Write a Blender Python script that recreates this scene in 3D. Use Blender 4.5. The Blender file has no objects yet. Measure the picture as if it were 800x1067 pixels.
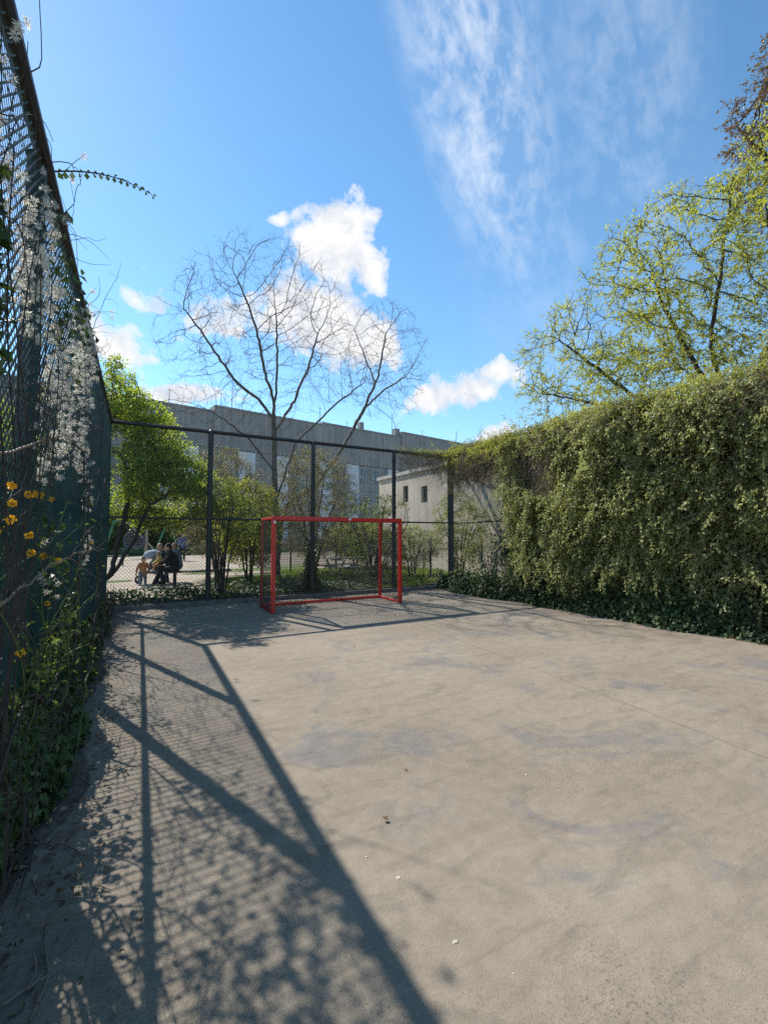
import bpy, bmesh, math, random
import numpy as np
from mathutils import Vector, Matrix

random.seed(7)
rng = np.random.default_rng(11)
SC = bpy.context.scene
COL = SC.collection
rad = math.radians
SUN = np.array([-1.47, 4.0, 4.05]); SUN /= np.linalg.norm(SUN)      # towards the sun

# ------------------------------------------------------------------ helpers
def V(*a): return np.array(a, float)

def nrm(a):
    return a / np.maximum(np.linalg.norm(a, axis=-1, keepdims=True), 1e-9)

class MB:
    """collects pieces and links them as ONE mesh object"""
    def __init__(self):
        self.v = []; self.f = []; self.n = 0; self.mi = []
    def add(self, verts, faces, mat=0):
        verts = np.asarray(verts, float).reshape(-1, 3)
        faces = np.asarray(faces, int)
        self.v.append(verts); self.f.append(faces + self.n); self.mi.append(np.full(len(faces), mat))
        self.n += len(verts)
        return self
    def box(self, c, s, R=None, mat=0):
        c = np.array(c, float); h = np.array(s, float) / 2
        p = np.array([[x, y, z] for x in (-1, 1) for y in (-1, 1) for z in (-1, 1)], float) * h
        if R is not None: p = p @ np.asarray(R).T
        return self.add(p + c, [[0, 1, 3, 2], [4, 6, 7, 5], [0, 4, 5, 1], [2, 3, 7, 6], [0, 2, 6, 4], [1, 5, 7, 3]], mat)
    def bbox(self, lo, hi, mat=0):
        lo = np.array(lo, float); hi = np.array(hi, float)
        return self.box((lo + hi) / 2, hi - lo, None, mat)
    def tubes(self, pts, rr, n=4, cap=False, mat=0):
        """pts (N,K,3), rr (N,K)"""
        pts = np.asarray(pts, float); rr = np.asarray(rr, float)
        N, K, _ = pts.shape
        if rr.ndim == 1: rr = np.repeat(rr[:, None], K, 1)
        t = nrm(np.gradient(pts, axis=1))
        mean = nrm(pts[:, -1] - pts[:, 0] + 1e-6)
        ref = np.where(np.abs(mean[:, 2:3]) > 0.9, V(1, 0, 0), V(0, 0, 1))[:, None, :]
        a = nrm(np.cross(t, np.broadcast_to(ref, t.shape))); b = np.cross(t, a)
        th = np.arange(n) * 2 * math.pi / n + math.pi / n
        ring = pts[:, :, None, :] + rr[:, :, None, None] * (a[:, :, None, :] * np.cos(th)[None, None, :, None] + b[:, :, None, :] * np.sin(th)[None, None, :, None])
        idx = np.arange(N * K * n).reshape(N, K, n)
        A = idx[:, :-1, :]; B = idx[:, 1:, :]
        q = np.stack([A, np.roll(A, -1, 2), np.roll(B, -1, 2), B], -1).reshape(-1, 4)
        self.add(ring, q, mat)
        if cap:
            base = self.n - N * K * n
            for e in (idx[:, 0, ::-1], idx[:, -1, :]):
                self.f.append(e.reshape(-1, n) + base); self.mi.append(np.full(len(e), mat))
        return self
    def bar(self, p0, p1, r0, r1=None, n=8, mat=0):
        r1 = r0 if r1 is None else r1
        return self.tubes([[p0, p1]], [[r0, r1]], n, True, mat)
    def path(self, pts, r, n=6, mat=0):
        pts = np.asarray(pts, float)
        rr = np.full(len(pts), r) if np.isscalar(r) else np.asarray(r, float)
        return self.tubes(pts[None], rr[None], n, True, mat)
    def build(self, name, mats, parent=None, smooth=False, origin=None):
        me = bpy.data.meshes.new(name)
        v = np.concatenate(self.v)
        if origin is not None: v = v - np.asarray(origin, float)
        sizes = np.concatenate([np.full(len(f), f.shape[1]) for f in self.f])
        loops = np.concatenate([f.ravel() for f in self.f])
        me.vertices.add(len(v)); me.vertices.foreach_set('co', v.ravel().astype(np.float32))
        me.loops.add(len(loops)); me.loops.foreach_set('vertex_index', loops.astype(np.int32))
        me.polygons.add(len(sizes))
        st = np.concatenate([[0], np.cumsum(sizes)[:-1]])
        me.polygons.foreach_set('loop_start', st.astype(np.int32))
        me.polygons.foreach_set('loop_total', sizes.astype(np.int32))
        if not isinstance(mats, (list, tuple)): mats = [mats]
        for m in mats: me.materials.append(m)
        me.polygons.foreach_set('material_index', np.concatenate(self.mi).astype(np.int32))
        me.polygons.foreach_set('use_smooth', np.full(len(sizes), smooth))
        me.update(calc_edges=True); me.validate()
        return link(name, me, parent, origin)

def link(name, me, parent=None, origin=None):
    o = bpy.data.objects.new(name, me); COL.objects.link(o)
    if origin is not None: o.location = origin
    if parent is not None:
        o.parent = parent
        if origin is None or True:
            # geometry is given in world space: cancel the parent's offset
            o.matrix_parent_inverse = Matrix.Translation(-wloc(parent))
    return o

def wloc(o):
    return Vector(o.location) if o.parent is None else Vector((0, 0, 0)) if o.location.length == 0 and False else Vector(o.location)

def thing(name, label, cat, loc, group=None):
    o = bpy.data.objects.new(name, None); COL.objects.link(o)
    o.location = loc; o.empty_display_size = 0.2
    return tag(o, label, cat, group)

def tag(o, label, cat, group=None):
    o['label'] = label; o['category'] = cat
    if group: o['group'] = group
    return o

def struct(o, kind='structure'):
    o['kind'] = kind; return o

def dup_tree(o, loc, label):
    c = o.copy(); COL.objects.link(c); c.location = loc; c['label'] = label
    for ch in o.children:
        d = ch.copy(); COL.objects.link(d); d.parent = c
        for g in ch.children:
            e = g.copy(); COL.objects.link(e); e.parent = d
    return c

# smooth pseudo-noise for arrays
class SN:
    def __init__(self, seed, octs=4, base=1.0):
        r = np.random.default_rng(seed); self.w = []
        for k in range(octs):
            for _ in range(5):
                d = nrm(r.normal(size=3)) * base * 2 ** k * r.uniform(.7, 1.4)
                self.w.append((d, r.uniform(0, 6.28), 0.6 ** k))
        self.s = math.sqrt(sum(a * a for _, _, a in self.w) / 2)
    def __call__(self, p):
        p = np.asarray(p, float)
        return sum(a * np.sin(p @ d + ph) for d, ph, a in self.w) / self.s     # about unit variance

# ------------------------------------------------------------------ materials
def newmat(name):
    m = bpy.data.materials.new(name); m.use_nodes = True
    nt = m.node_tree; nt.nodes.clear()
    out = nt.nodes.new('ShaderNodeOutputMaterial')
    return m, nt, out

def N(nt, t, **kw):
    n = nt.nodes.new(t)
    for k, v in kw.items():
        if k in n.inputs: n.inputs[k].default_value = v
        else: setattr(n, k, v)
    return n

def ramp(nt, fac, stops):
    r = nt.nodes.new('ShaderNodeValToRGB'); e = r.color_ramp.elements
    while len(e) < len(stops): e.new(0.5)
    for el, (p, c) in zip(e, stops):
        el.position = p; el.color = (*c, 1) if len(c) == 3 else c
    if fac is not None: nt.links.new(fac, r.inputs[0])
    return r

def noise(nt, scale, detail=6, rough=.55, dist=0, vec=None, coord='Object'):
    n = N(nt, 'ShaderNodeTexNoise'); n.inputs['Scale'].default_value = scale
    n.inputs['Detail'].default_value = detail; n.inputs['Roughness'].default_value = rough
    n.inputs['Distortion'].default_value = dist
    if vec is None:
        tc = nt.nodes.new('ShaderNodeTexCoord'); vec = tc.outputs[coord]
    nt.links.new(vec, n.inputs['Vector'])
    return n

def mixc(nt, fac, a, b, blend='MIX'):
    m = nt.nodes.new('ShaderNodeMix'); m.data_type = 'RGBA'; m.blend_type = blend
    for s, x in ((m.inputs[0], fac), (m.inputs[6], a), (m.inputs[7], b)):
        if isinstance(x, (int, float)): s.default_value = x
        elif isinstance(x, tuple): s.default_value = (*x, 1)
        else: nt.links.new(x, s)
    return m.outputs[2]

def math_(nt, op, a, b=None, c=None, clamp=False):
    m = nt.nodes.new('ShaderNodeMath'); m.operation = op; m.use_clamp = clamp
    for s, x in zip(m.inputs, (a, b, c)):
        if x is None: continue
        if isinstance(x, (int, float)): s.default_value = x
        else: nt.links.new(x, s)
    return m.outputs[0]

def simple(name, stops, scale=8, rough=.6, metal=0, bump=0.0, bscale=60, spec=.5, detail=6):
    m, nt, out = newmat(name)
    b = N(nt, 'ShaderNodeBsdfPrincipled', Roughness=rough, Metallic=metal)
    b.inputs['Specular IOR Level'].default_value = spec
    n = noise(nt, scale, detail)
    k = len(stops)
    r = ramp(nt, n.outputs[0], [(.28 + .44 * i / max(1, k - 1), c) for i, c in enumerate(stops)])
    nt.links.new(r.outputs[0], b.inputs['Base Color'])
    if bump:
        bn = noise(nt, bscale, 4); bp = N(nt, 'ShaderNodeBump'); bp.inputs['Strength'].default_value = bump
        bp.inputs['Distance'].default_value = .02
        nt.links.new(bn.outputs[0], bp.inputs['Height']); nt.links.new(bp.outputs[0], b.inputs['Normal'])
    nt.links.new(b.outputs[0], out.inputs[0])
    return m

def leafmat(name, stops, trans=.35, tcol=None, rough=.45, spec=.4):
    m, nt, out = newmat(name)
    g = nt.nodes.new('ShaderNodeNewGeometry')
    k = len(stops)
    r = ramp(nt, g.outputs['Random Per Island'], [(i / max(1, k - 1), c) for i, c in enumerate(stops)])
    n = noise(nt, 1.3, 3)
    v = ramp(nt, n.outputs[0], [(.3, (.72, .72, .72)), (.7, (1.2, 1.2, 1.1))])
    c = mixc(nt, 1.0, r.outputs[0], v.outputs[0], 'MULTIPLY')
    b = N(nt, 'ShaderNodeBsdfPrincipled', Roughness=rough); b.inputs['Specular IOR Level'].default_value = spec
    nt.links.new(c, b.inputs['Base Color'])
    t = nt.nodes.new('ShaderNodeBsdfTranslucent')
    tc = mixc(nt, 1.0, c, tcol or (1.5, 1.45, .6), 'MULTIPLY')
    nt.links.new(tc, t.inputs['Color'])
    mx = N(nt, 'ShaderNodeMixShader'); mx.inputs[0].default_value = trans
    nt.links.new(b.outputs[0], mx.inputs[1]); nt.links.new(t.outputs[0], mx.inputs[2])
    nt.links.new(mx.outputs[0], out.inputs[0])
    return m

M = {}
M['bark'] = simple('bark', [(.05, .04, .032), (.11, .092, .075), (.17, .145, .12)], 9, .9, bump=.6, bscale=25)
M['bark_dark'] = simple('bark_dark', [(.03, .025, .02), (.075, .06, .05)], 9, .9, bump=.5, bscale=25)
M['twig'] = simple('twig', [(.10, .07, .045), (.21, .155, .105), (.30, .24, .17)], 5, .85)
M['twig_red'] = simple('twig_red', [(.16, .08, .05), (.28, .15, .09)], 5, .7)
M['dry'] = simple('dry', [(.16, .11, .08), (.3, .22, .16), (.4, .32, .24)], 3, .9)
M['steel'] = simple('coated_steel', [(.018, .023, .025), (.03, .037, .038), (.05, .052, .05)], 6, .5, .3, bump=.15, bscale=80)
M['rail'] = simple('rail_steel', [(.018, .016, .015), (.04, .032, .027)], 12, .55, .3, bump=.15, bscale=80)
M['wire'] = simple('green_wire', [(.014, .042, .031), (.028, .066, .05)], 3, .6, 0, spec=.2)
M['wire_dark'] = simple('dark_wire', [(.012, .016, .016), (.03, .034, .032)], 3, .45)
def chipped_paint():
    m, nt, out = newmat('red_paint')
    b = N(nt, 'ShaderNodeBsdfPrincipled', Roughness=.4)
    n = noise(nt, 4, 6); r = ramp(nt, n.outputs[0], [(.3, (.5, .015, .012)), (.5, (.62, .022, .016)), (.7, (.57, .038, .028))])
    c = noise(nt, 26, 6, .7); cm = ramp(nt, c.outputs[0], [(.66, (0, 0, 0)), (.69, (1, 1, 1))])
    g = noise(nt, 3.5, 3); gm = ramp(nt, g.outputs[0], [(.45, (0, 0, 0)), (.6, (1, 1, 1))])
    col = mixc(nt, math_(nt, 'MULTIPLY', cm.outputs[0], gm.outputs[0]), r.outputs[0], (.16, .09, .065))
    nt.links.new(col, b.inputs['Base Color'])
    bp = N(nt, 'ShaderNodeBump'); bp.inputs['Strength'].default_value = .15; bp.inputs['Distance'].default_value = .01
    nt.links.new(c.outputs[0], bp.inputs['Height']); nt.links.new(bp.outputs[0], b.inputs['Normal'])
    nt.links.new(b.outputs[0], out.inputs[0]); return m
M['red'] = chipped_paint()
M['white_tag'] = simple('white_sticker', [(.62, .62, .6), (.78, .78, .76)], 20, .5)
M['net'] = simple('net_wire', [(.02, .02, .02), (.045, .045, .042)], 6, .5)
M['skin'] = simple('skin', [(.42, .25, .18), (.5, .31, .23)], 12, .55)
M['core'] = simple('hedge_core', [(.014, .013, .008), (.03, .028, .016), (.06, .048, .03)], 14, .95, bump=1, bscale=40)  # twig brown kept dark to stand in for shade inside the hedge
M['wood'] = simple('weathered_wood', [(.26, .215, .16), (.4, .345, .27)], 6, .8, bump=.3, bscale=40)
M['wood_dark'] = simple('dark_wood', [(.03, .026, .024), (.065, .055, .048)], 6, .7, bump=.3, bscale=40)
M['gmetal'] = simple('green_metal', [(.03, .16, .07), (.05, .22, .1)], 4, .45)
M['gmesh'] = simple('dark_green_metal', [(.02, .05, .03), (.035, .075, .045)], 4, .5)
M['rope'] = simple('grey_rope', [(.06, .06, .075), (.11, .11, .125)], 12, .85)
M['pebble'] = simple('pale_stone', [(.36, .32, .24), (.5, .45, .36)], 20, .8)
M['kerb'] = simple('kerb_stone', [(.09, .085, .075), (.17, .16, .14), (.24, .22, .2)], 7, .9, bump=.5, bscale=50)

M['ivy'] = leafmat('ivy_leaf', [(.025, .05, .018), (.045, .078, .028), (.075, .115, .042), (.13, .175, .075)], .2, rough=.5, spec=.3)
M['ivy_grey'] = leafmat('ivy_grey_leaf', [(.035, .055, .032), (.065, .09, .052), (.11, .135, .088)], .15, rough=.45, spec=.35)
M['vine'] = leafmat('vine_leaf', [(.18, .215, .085), (.27, .3, .125), (.37, .39, .18), (.46, .46, .25)], .4, (1.3, 1.25, .8))
M['vine_young'] = leafmat('vine_young_leaf', [(.24, .26, .08), (.33, .34, .11), (.41, .41, .16)], .45)
M['elm'] = leafmat('elm_leaf', [(.24, .27, .05), (.33, .35, .075), (.42, .42, .11)], .58, (1.5, 1.45, .7))
M['fresh'] = leafmat('fresh_leaf', [(.17, .24, .05), (.25, .32, .075), (.34, .4, .11)], .6)
M['bushleaf'] = leafmat('bush_leaf', [(.09, .13, .045), (.14, .19, .065), (.21, .25, .1)], .55)
M['yellowleaf'] = leafmat('yellow_bush_leaf', [(.18, .2, .065), (.26, .275, .09), (.33, .33, .13)], .5)
M['redleaf'] = leafmat('copper_leaf', [(.12, .07, .045), (.2, .13, .07), (.22, .17, .07)], .4, (1.2, 1.1, .8))
M['fluff'] = leafmat('clematis_fluff', [(.55, .5, .43), (.72, .68, .62), (.86, .83, .78)], .55, (1.05, 1.03, 1.0), rough=.9)
M['kerria'] = leafmat('kerria_flower', [(.8, .44, .02), (.86, .54, .03), (.9, .62, .07)], .3, (1.1, 1, .6))
M['grass'] = leafmat('grass_blade', [(.09, .15, .03), (.14, .21, .045), (.2, .25, .075)], .45)
M['litterleaf'] = leafmat('dead_leaf', [(.09, .055, .03), (.2, .14, .08), (.36, .29, .2)], .1, (1, 1, 1), rough=.8)
M['budleaf'] = leafmat('buds', [(.17, .17, .08), (.28, .27, .14), (.38, .35, .22)], .4, (1.1, 1, .8))
for nm, c in dict(black=(.012, .012, .014), navy=(.02, .025, .045), tan=(.42, .2, .09), denim=(.13, .17, .24), hair_dark=(.02, .014, .01),
                  hair_brown=(.12, .07, .035), hair_fair=(.3, .19, .1), blue=(.05, .1, .3), yellow=(.6, .42, .12), grey=(.2, .22, .25),
                  shoe=(.3, .3, .31), hood=(.34, .39, .46), rubber=(.02, .02, .02), eye=(.03, .02, .02), white=(.7, .7, .7), brownshoe=(.05, .03, .02)).items():
    d = tuple(x * .75 for x in c)
    M[nm] = simple('cloth_' + nm, [d, c], 25, .85)

def court_material():
    m, nt, out = newmat('worn_concrete')
    tc = nt.nodes.new('ShaderNodeTexCoord'); P = tc.outputs['Object']
    b = N(nt, 'ShaderNodeBsdfPrincipled', Roughness=.88); b.inputs['Specular IOR Level'].default_value = .3
    big = noise(nt, .55, 8, .66, .3, P)
    base = ramp(nt, big.outputs[0], [(.3, (.215, .178, .132)), (.5, (.25, .209, .157)), (.72, (.288, .244, .186))])
    # bluish worn patches where the sandy film has gone
    pn = noise(nt, 1.0, 8, .68, .8, P)
    pm = ramp(nt, pn.outputs[0], [(.54, (0, 0, 0)), (.62, (1, 1, 1))])
    c = mixc(nt, math_(nt, 'MULTIPLY', pm.outputs[0], .7), base.outputs[0], (.152, .148, .142))
    # scuffs stretched along one way
    mp = N(nt, 'ShaderNodeMapping'); mp.inputs['Scale'].default_value = (1.2, 5.0, 1); mp.inputs['Rotation'].default_value = (0, 0, .5)
    nt.links.new(P, mp.inputs['Vector'])
    sn = noise(nt, 1.3, 9, .68, .8, mp.outputs[0])
    sm = ramp(nt, sn.outputs[0], [(.5, (0, 0, 0)), (.75, (1, 1, 1))])
    c = mixc(nt, math_(nt, 'MULTIPLY', sm.outputs[0], .75), c, (.15, .123, .096))
    # dark crumbs gathered in drifts
    dn = noise(nt, .75, 5, .6, .4, P); dm = ramp(nt, dn.outputs[0], [(.42, (0, 0, 0)), (.62, (1, 1, 1))])
    fn = noise(nt, 60, 5, .8, 0, P); fm = ramp(nt, fn.outputs[0], [(.52, (0, 0, 0)), (.64, (1, 1, 1))])
    c = mixc(nt, math_(nt, 'MULTIPLY', math_(nt, 'MULTIPLY', dm.outputs[0], fm.outputs[0]), .9), c, (.075, .058, .042))
    # fine aggregate
    an = noise(nt, 150, 4, .7, 0, P); am = ramp(nt, an.outputs[0], [(.3, (.8, .8, .8)), (.7, (1.2, 1.19, 1.18))])
    c = mixc(nt, 1.0, c, am.outputs[0], 'MULTIPLY')
    gn = noise(nt, 9, 6, .7, 0, P); gm = ramp(nt, gn.outputs[0], [(.3, (.86, .86, .86)), (.7, (1.13, 1.12, 1.11))])
    c = mixc(nt, 1.0, c, gm.outputs[0], 'MULTIPLY')
    # old joint running along the court, and hairline cracks
    sx = nt.nodes.new('ShaderNodeSeparateXYZ'); nt.links.new(P, sx.inputs[0])
    wn = noise(nt, 1.5, 3, .5, 0, P)
    jx = math_(nt, 'ADD', math_(nt, 'MULTIPLY_ADD', sx.outputs[1], -.083, sx.outputs[0]), math_(nt, 'MULTIPLY', wn.outputs[0], .05))
    jd = math_(nt, 'ABSOLUTE', math_(nt, 'SUBTRACT', jx, 3.89))
    jm = math_(nt, 'SUBTRACT', 1, math_(nt, 'DIVIDE', jd, .02), clamp=True)
    c = mixc(nt, math_(nt, 'MULTIPLY', jm, .55), c, (.13, .105, .08))
    vo = N(nt, 'ShaderNodeTexVoronoi'); vo.feature = 'DISTANCE_TO_EDGE'; vo.inputs['Scale'].default_value = .35
    wv = N(nt, 'ShaderNodeVectorMath'); wv.operation = 'ADD'
    w2 = noise(nt, 1.8, 6, .6, 0, P); nt.links.new(P, wv.inputs[0]); nt.links.new(w2.outputs['Color'], wv.inputs[1])
    nt.links.new(wv.outputs[0], vo.inputs['Vector'])
    cm = math_(nt, 'SUBTRACT', 1, math_(nt, 'DIVIDE', vo.outputs['Distance'], .006), clamp=True)
    cgate = ramp(nt, noise(nt, .5, 2, .5, 0, P).outputs[0], [(.5, (0, 0, 0)), (.6, (1, 1, 1))])
    c = mixc(nt, math_(nt, 'MULTIPLY', math_(nt, 'MULTIPLY', cm, cgate.outputs[0]), .0), c, (.1, .08, .065))
    nt.links.new(c, b.inputs['Base Color'])
    h = math_(nt, 'ADD', math_(nt, 'MULTIPLY', an.outputs[0], .5), math_(nt, 'MULTIPLY', gn.outputs[0], 1.0))
    bp = N(nt, 'ShaderNodeBump'); bp.inputs['Strength'].default_value = .45; bp.inputs['Distance'].default_value = .012
    nt.links.new(h, bp.inputs['Height']); nt.links.new(bp.outputs[0], b.inputs['Normal'])
    nt.links.new(b.outputs[0], out.inputs[0])
    return m

def ground_material(name, stops, scale, fine=60, bump=.5):
    m, nt, out = newmat(name)
    tc = nt.nodes.new('ShaderNodeTexCoord'); P = tc.outputs['Object']
    b = N(nt, 'ShaderNodeBsdfPrincipled', Roughness=.95); b.inputs['Specular IOR Level'].default_value = .2
    n = noise(nt, scale, 8, .65, .3, P); k = len(stops)
    r = ramp(nt, n.outputs[0], [(.3 + .4 * i / max(1, k - 1), c) for i, c in enumerate(stops)])
    f = noise(nt, fine, 5, .7, 0, P); fr = ramp(nt, f.outputs[0], [(.3, (.6, .6, .6)), (.7, (1.3, 1.3, 1.3))])
    nt.links.new(mixc(nt, 1.0, r.outputs[0], fr.outputs[0], 'MULTIPLY'), b.inputs['Base Color'])
    bp = N(nt, 'ShaderNodeBump'); bp.inputs['Strength'].default_value = bump; bp.inputs['Distance'].default_value = .03
    nt.links.new(f.outputs[0], bp.inputs['Height']); nt.links.new(bp.outputs[0], b.inputs['Normal'])
    nt.links.new(b.outputs[0], out.inputs[0])
    return m

M['court'] = court_material()
M['dirt'] = ground_material('dirt', [(.1, .08, .055), (.17, .14, .1), (.24, .2, .15)], .8)
M['sand'] = ground_material('sand', [(.27, .225, .165), (.36, .3, .23), (.43, .37, .29)], .6)
M['turf'] = ground_material('turf', [(.05, .085, .02), (.09, .13, .03), (.16, .16, .07)], 1.1)
M['soil'] = ground_material('soil', [(.08, .066, .05), (.14, .115, .088), (.22, .185, .145)], 5, 90)

def wall_material(name, stops, scale, streak=.4, rough=.85):
    m, nt, out = newmat(name)
    tc = nt.nodes.new('ShaderNodeTexCoord'); P = tc.outputs['Object']
    b = N(nt, 'ShaderNodeBsdfPrincipled', Roughness=rough); b.inputs['Specular IOR Level'].default_value = .25
    n = noise(nt, scale, 8, .6, .2, P); k = len(stops)
    r = ramp(nt, n.outputs[0], [(.3 + .4 * i / max(1, k - 1), c) for i, c in enumerate(stops)])
    mp = N(nt, 'ShaderNodeMapping'); mp.inputs['Scale'].default_value = (3, 3, .15); nt.links.new(P, mp.inputs['Vector'])
    s = noise(nt, 1.0, 6, .6, 0, mp.outputs[0]); sr = ramp(nt, s.outputs[0], [(.35, (1 - streak,) * 3), (.65, (1.1,) * 3)])
    nt.links.new(mixc(nt, 1.0, r.outputs[0], sr.outputs[0], 'MULTIPLY'), b.inputs['Base Color'])
    f = noise(nt, 14, 4, .6, 0, P); bp = N(nt, 'ShaderNodeBump'); bp.inputs['Strength'].default_value = .25; bp.inputs['Distance'].default_value = .02
    nt.links.new(f.outputs[0], bp.inputs['Height']); nt.links.new(bp.outputs[0], b.inputs['Normal'])
    nt.links.new(b.outputs[0], out.inputs[0])
    return m
M['slate'] = wall_material('dark_cladding', [(.23, .225, .225), (.31, .305, .305)], .25, .25)
M['concrete_wall'] = wall_material('grey_render', [(.24, .235, .23), (.33, .325, .32)], .2, .3)
M['panel'] = wall_material('pale_panel', [(.55, .58, .64), (.68, .71, .76)], .3, .15)
M['beige'] = wall_material('beige_render', [(.42, .36, .285), (.53, .46, .37), (.6, .53, .44)], .5, .22)
M['coping'] = wall_material('coping', [(.42, .39, .35), (.55, .52, .48)], 1, .2)
M['frame'] = simple('window_frame', [(.5, .5, .5), (.62, .62, .62)], 5, .5)
def glass_mat():
    m, nt, out = newmat('window_glass')
    b = N(nt, 'ShaderNodeBsdfPrincipled', Roughness=.08); b.inputs['Base Color'].default_value = (.03, .04, .055, 1)
    b.inputs['Specular IOR Level'].default_value = .8
    n = noise(nt, .35, 2); bp = N(nt, 'ShaderNodeBump'); bp.inputs['Strength'].default_value = .1
    nt.links.new(n.outputs[0], bp.inputs['Height']); nt.links.new(bp.outputs[0], b.inputs['Normal'])
    nt.links.new(b.outputs[0], out.inputs[0]); return m
M['glass'] = glass_mat()

# ------------------------------------------------------------------ foliage helpers
def leaf_quads(mb, pos, normal, size, aspect=.62, fold=.18, axis=None, lobed=False, mat=0):
    """small folded leaves: diamond (4 verts) or five-lobed ivy (8 verts)"""
    n = len(pos); pos = np.asarray(pos, float)
    nn = nrm(normal)
    if axis is None: axis = rng.normal(size=(n, 3))
    ax = nrm(axis - nn * np.sum(axis * nn, 1, keepdims=True)); sd = np.cross(nn, ax)
    L = np.broadcast_to(np.asarray(size, float), (n,))[:, None]
    if not lobed:
        prof = [(0, 0, 0), (.52, aspect / 2, fold), (1, 0, -.05), (.52, -aspect / 2, fold)]
        fc = [[0, 1, 2], [0, 2, 3]]
    else:
        prof = [(0, 0, 0), (-.05, .4, .1), (.38, .24, .05), (.5, .5, .12), (.66, .17, .04), (1, 0, -.1),
                (.66, -.17, .04), (.5, -.5, .12), (.38, -.24, .05), (-.05, -.4, .1)]
        fc = [[0, 1, 2], [0, 2, 3], [0, 3, 4], [0, 4, 5], [0, 5, 6], [0, 6, 7], [0, 7, 8], [0, 8, 9]]
    k = len(prof)
    vv = np.stack([pos + L * (a * ax + s * sd + h * nn) for a, s, h in prof], 1).reshape(-1, 3)
    fc = np.array(fc)
    ff = (np.arange(n)[:, None, None] * k + fc[None]).reshape(-1, 3)
    mb.add(vv, ff, mat)

def ellipsoid_points(c, r, n, shell=.5):
    d = nrm(rng.normal(size=(n, 3))); u = rng.uniform(0, 1, (n, 1)) ** (1 / 3)
    u = np.where(rng.uniform(size=(n, 1)) < shell, rng.uniform(.8, 1, (n, 1)), u)
    return np.array(c) + d * u * np.array(r)

def colonize(limbs, attr, step, di, dk, maxit=140, jit=.25, trop=(0, 0, 0)):
    """limbs: list of (parent_limb_index|None, parent_point_index, [points]); grows twigs to the attractors"""
    pos = []; par = []; ends = []
    for (pl, pts) in limbs:
        pts = [np.array(p, float) for p in pts]
        prev = -1
        if pl is not None:
            d = [np.linalg.norm(q - pts[0]) for q in pos]; prev = int(np.argmin(d)); pts = [pos[prev]] + pts
        if prev < 0: pos.append(pts[0]); par.append(-1); prev = len(pos) - 1
        for a, b in zip(pts[:-1], pts[1:]):
            k = max(1, int(np.linalg.norm(b - a) / step))
            perp = rng.normal(size=3) * step * .12
            for i in range(1, k + 1):
                w = perp * math.sin(math.pi * i / k) + (rng.normal(size=3) * step * .08 if i < k else 0)
                pos.append(a + (b - a) * i / k + w); par.append(prev); prev = len(pos) - 1
    pos = np.array(pos); par = np.array(par)
    A = np.array(attr, float)
    kids = np.bincount(par[par >= 0], minlength=20000); bd = np.full(len(A), 1e9); bi = np.zeros(len(A), int); new = np.arange(len(pos))
    for it in range(maxit):
        if len(A) == 0 or len(new) == 0: break
        for s in range(0, len(new), 400):
            ch = new[s:s + 400]
            D = np.linalg.norm(A[:, None, :] - pos[ch][None], axis=2); j = D.argmin(1); m = D[np.arange(len(A)), j]
            up = m < bd; bd[up] = m[up]; bi[up] = ch[j[up]]
        keep = bd > dk
        A, bd, bi = A[keep], bd[keep], bi[keep]
        act = bd < di
        if not act.any(): break
        src = np.unique(bi[act]); dirs = np.zeros((len(src), 3))
        ix = np.searchsorted(src, bi[act]); np.add.at(dirs, ix, nrm(A[act] - pos[bi[act]]))
        dirs = nrm(nrm(dirs) + rng.normal(size=dirs.shape) * jit + np.array(trop))
        okk = kids[src] < 3; src = src[okk]; dirs = dirs[okk]; kids[src] += 1
        if len(src) == 0: break
        newp = pos[src] + dirs * step
        new = np.arange(len(pos), len(pos) + len(src))
        pos = np.concatenate([pos, newp]); par = np.concatenate([par, src])
        if len(pos) > 16000: break
    return pos, par

def radii(pos, par, tip, base):
    n = len(pos); tips = np.zeros(n); has = np.zeros(n, bool); has[par[par >= 0]] = True
    tips[~has] = 1
    for i in range(n - 1, 0, -1):
        if par[i] >= 0: tips[par[i]] += tips[i]
    tot = tips[par < 0].max()
    e = math.log(max(base / tip, 1.01)) / math.log(max(tot, 2))
    return tip * tips ** e, tips

def limb_mesh(mb, pos, par, r, sides=6, minr=0, maxr=9):
    n = len(pos)
    d = np.zeros((n, 3)); ok = par >= 0
    d[ok] = nrm(pos[ok] - pos[par[ok]])
    main = np.full(n, -1); best = np.zeros(n)
    for i in range(n):
        p = par[i]
        if p >= 0 and r[i] > best[p]: best[p] = r[i]; main[p] = i
    for i in range(n):
        if par[i] < 0 and main[i] >= 0: d[i] = d[main[i]]
    dd = d.copy()
    has = main >= 0
    dd[has] = nrm(d[has] + d[main[has]])
    idx = np.where(ok & (r >= minr) & (r < maxr))[0]; p = par[idx]; ism = main[p] == idx
    d0 = np.where(ism[:, None], dd[p], d[idx]); r0 = np.where(ism, r[p], r[idx] * 1.15)
    ref = V(.31, .57, .76)
    def ring(c, dv, rr):
        a = nrm(np.cross(dv, ref)); b = np.cross(dv, a); th = np.arange(sides) * 2 * math.pi / sides
        return c[:, None] + rr[:, None, None] * (a[:, None] * np.cos(th)[None, :, None] + b[:, None] * np.sin(th)[None, :, None])
    R0 = ring(pos[p], d0, r0); R1 = ring(pos[idx], dd[idx], r[idx])
    vv = np.concatenate([R0, R1], 1).reshape(-1, 3); k = sides
    j = np.arange(k); f = np.stack([j, (j + 1) % k, (j + 1) % k + k, j + k], 1)
    mb.add(vv, (np.arange(len(idx))[:, None, None] * 2 * k + f[None]).reshape(-1, 4))

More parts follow.
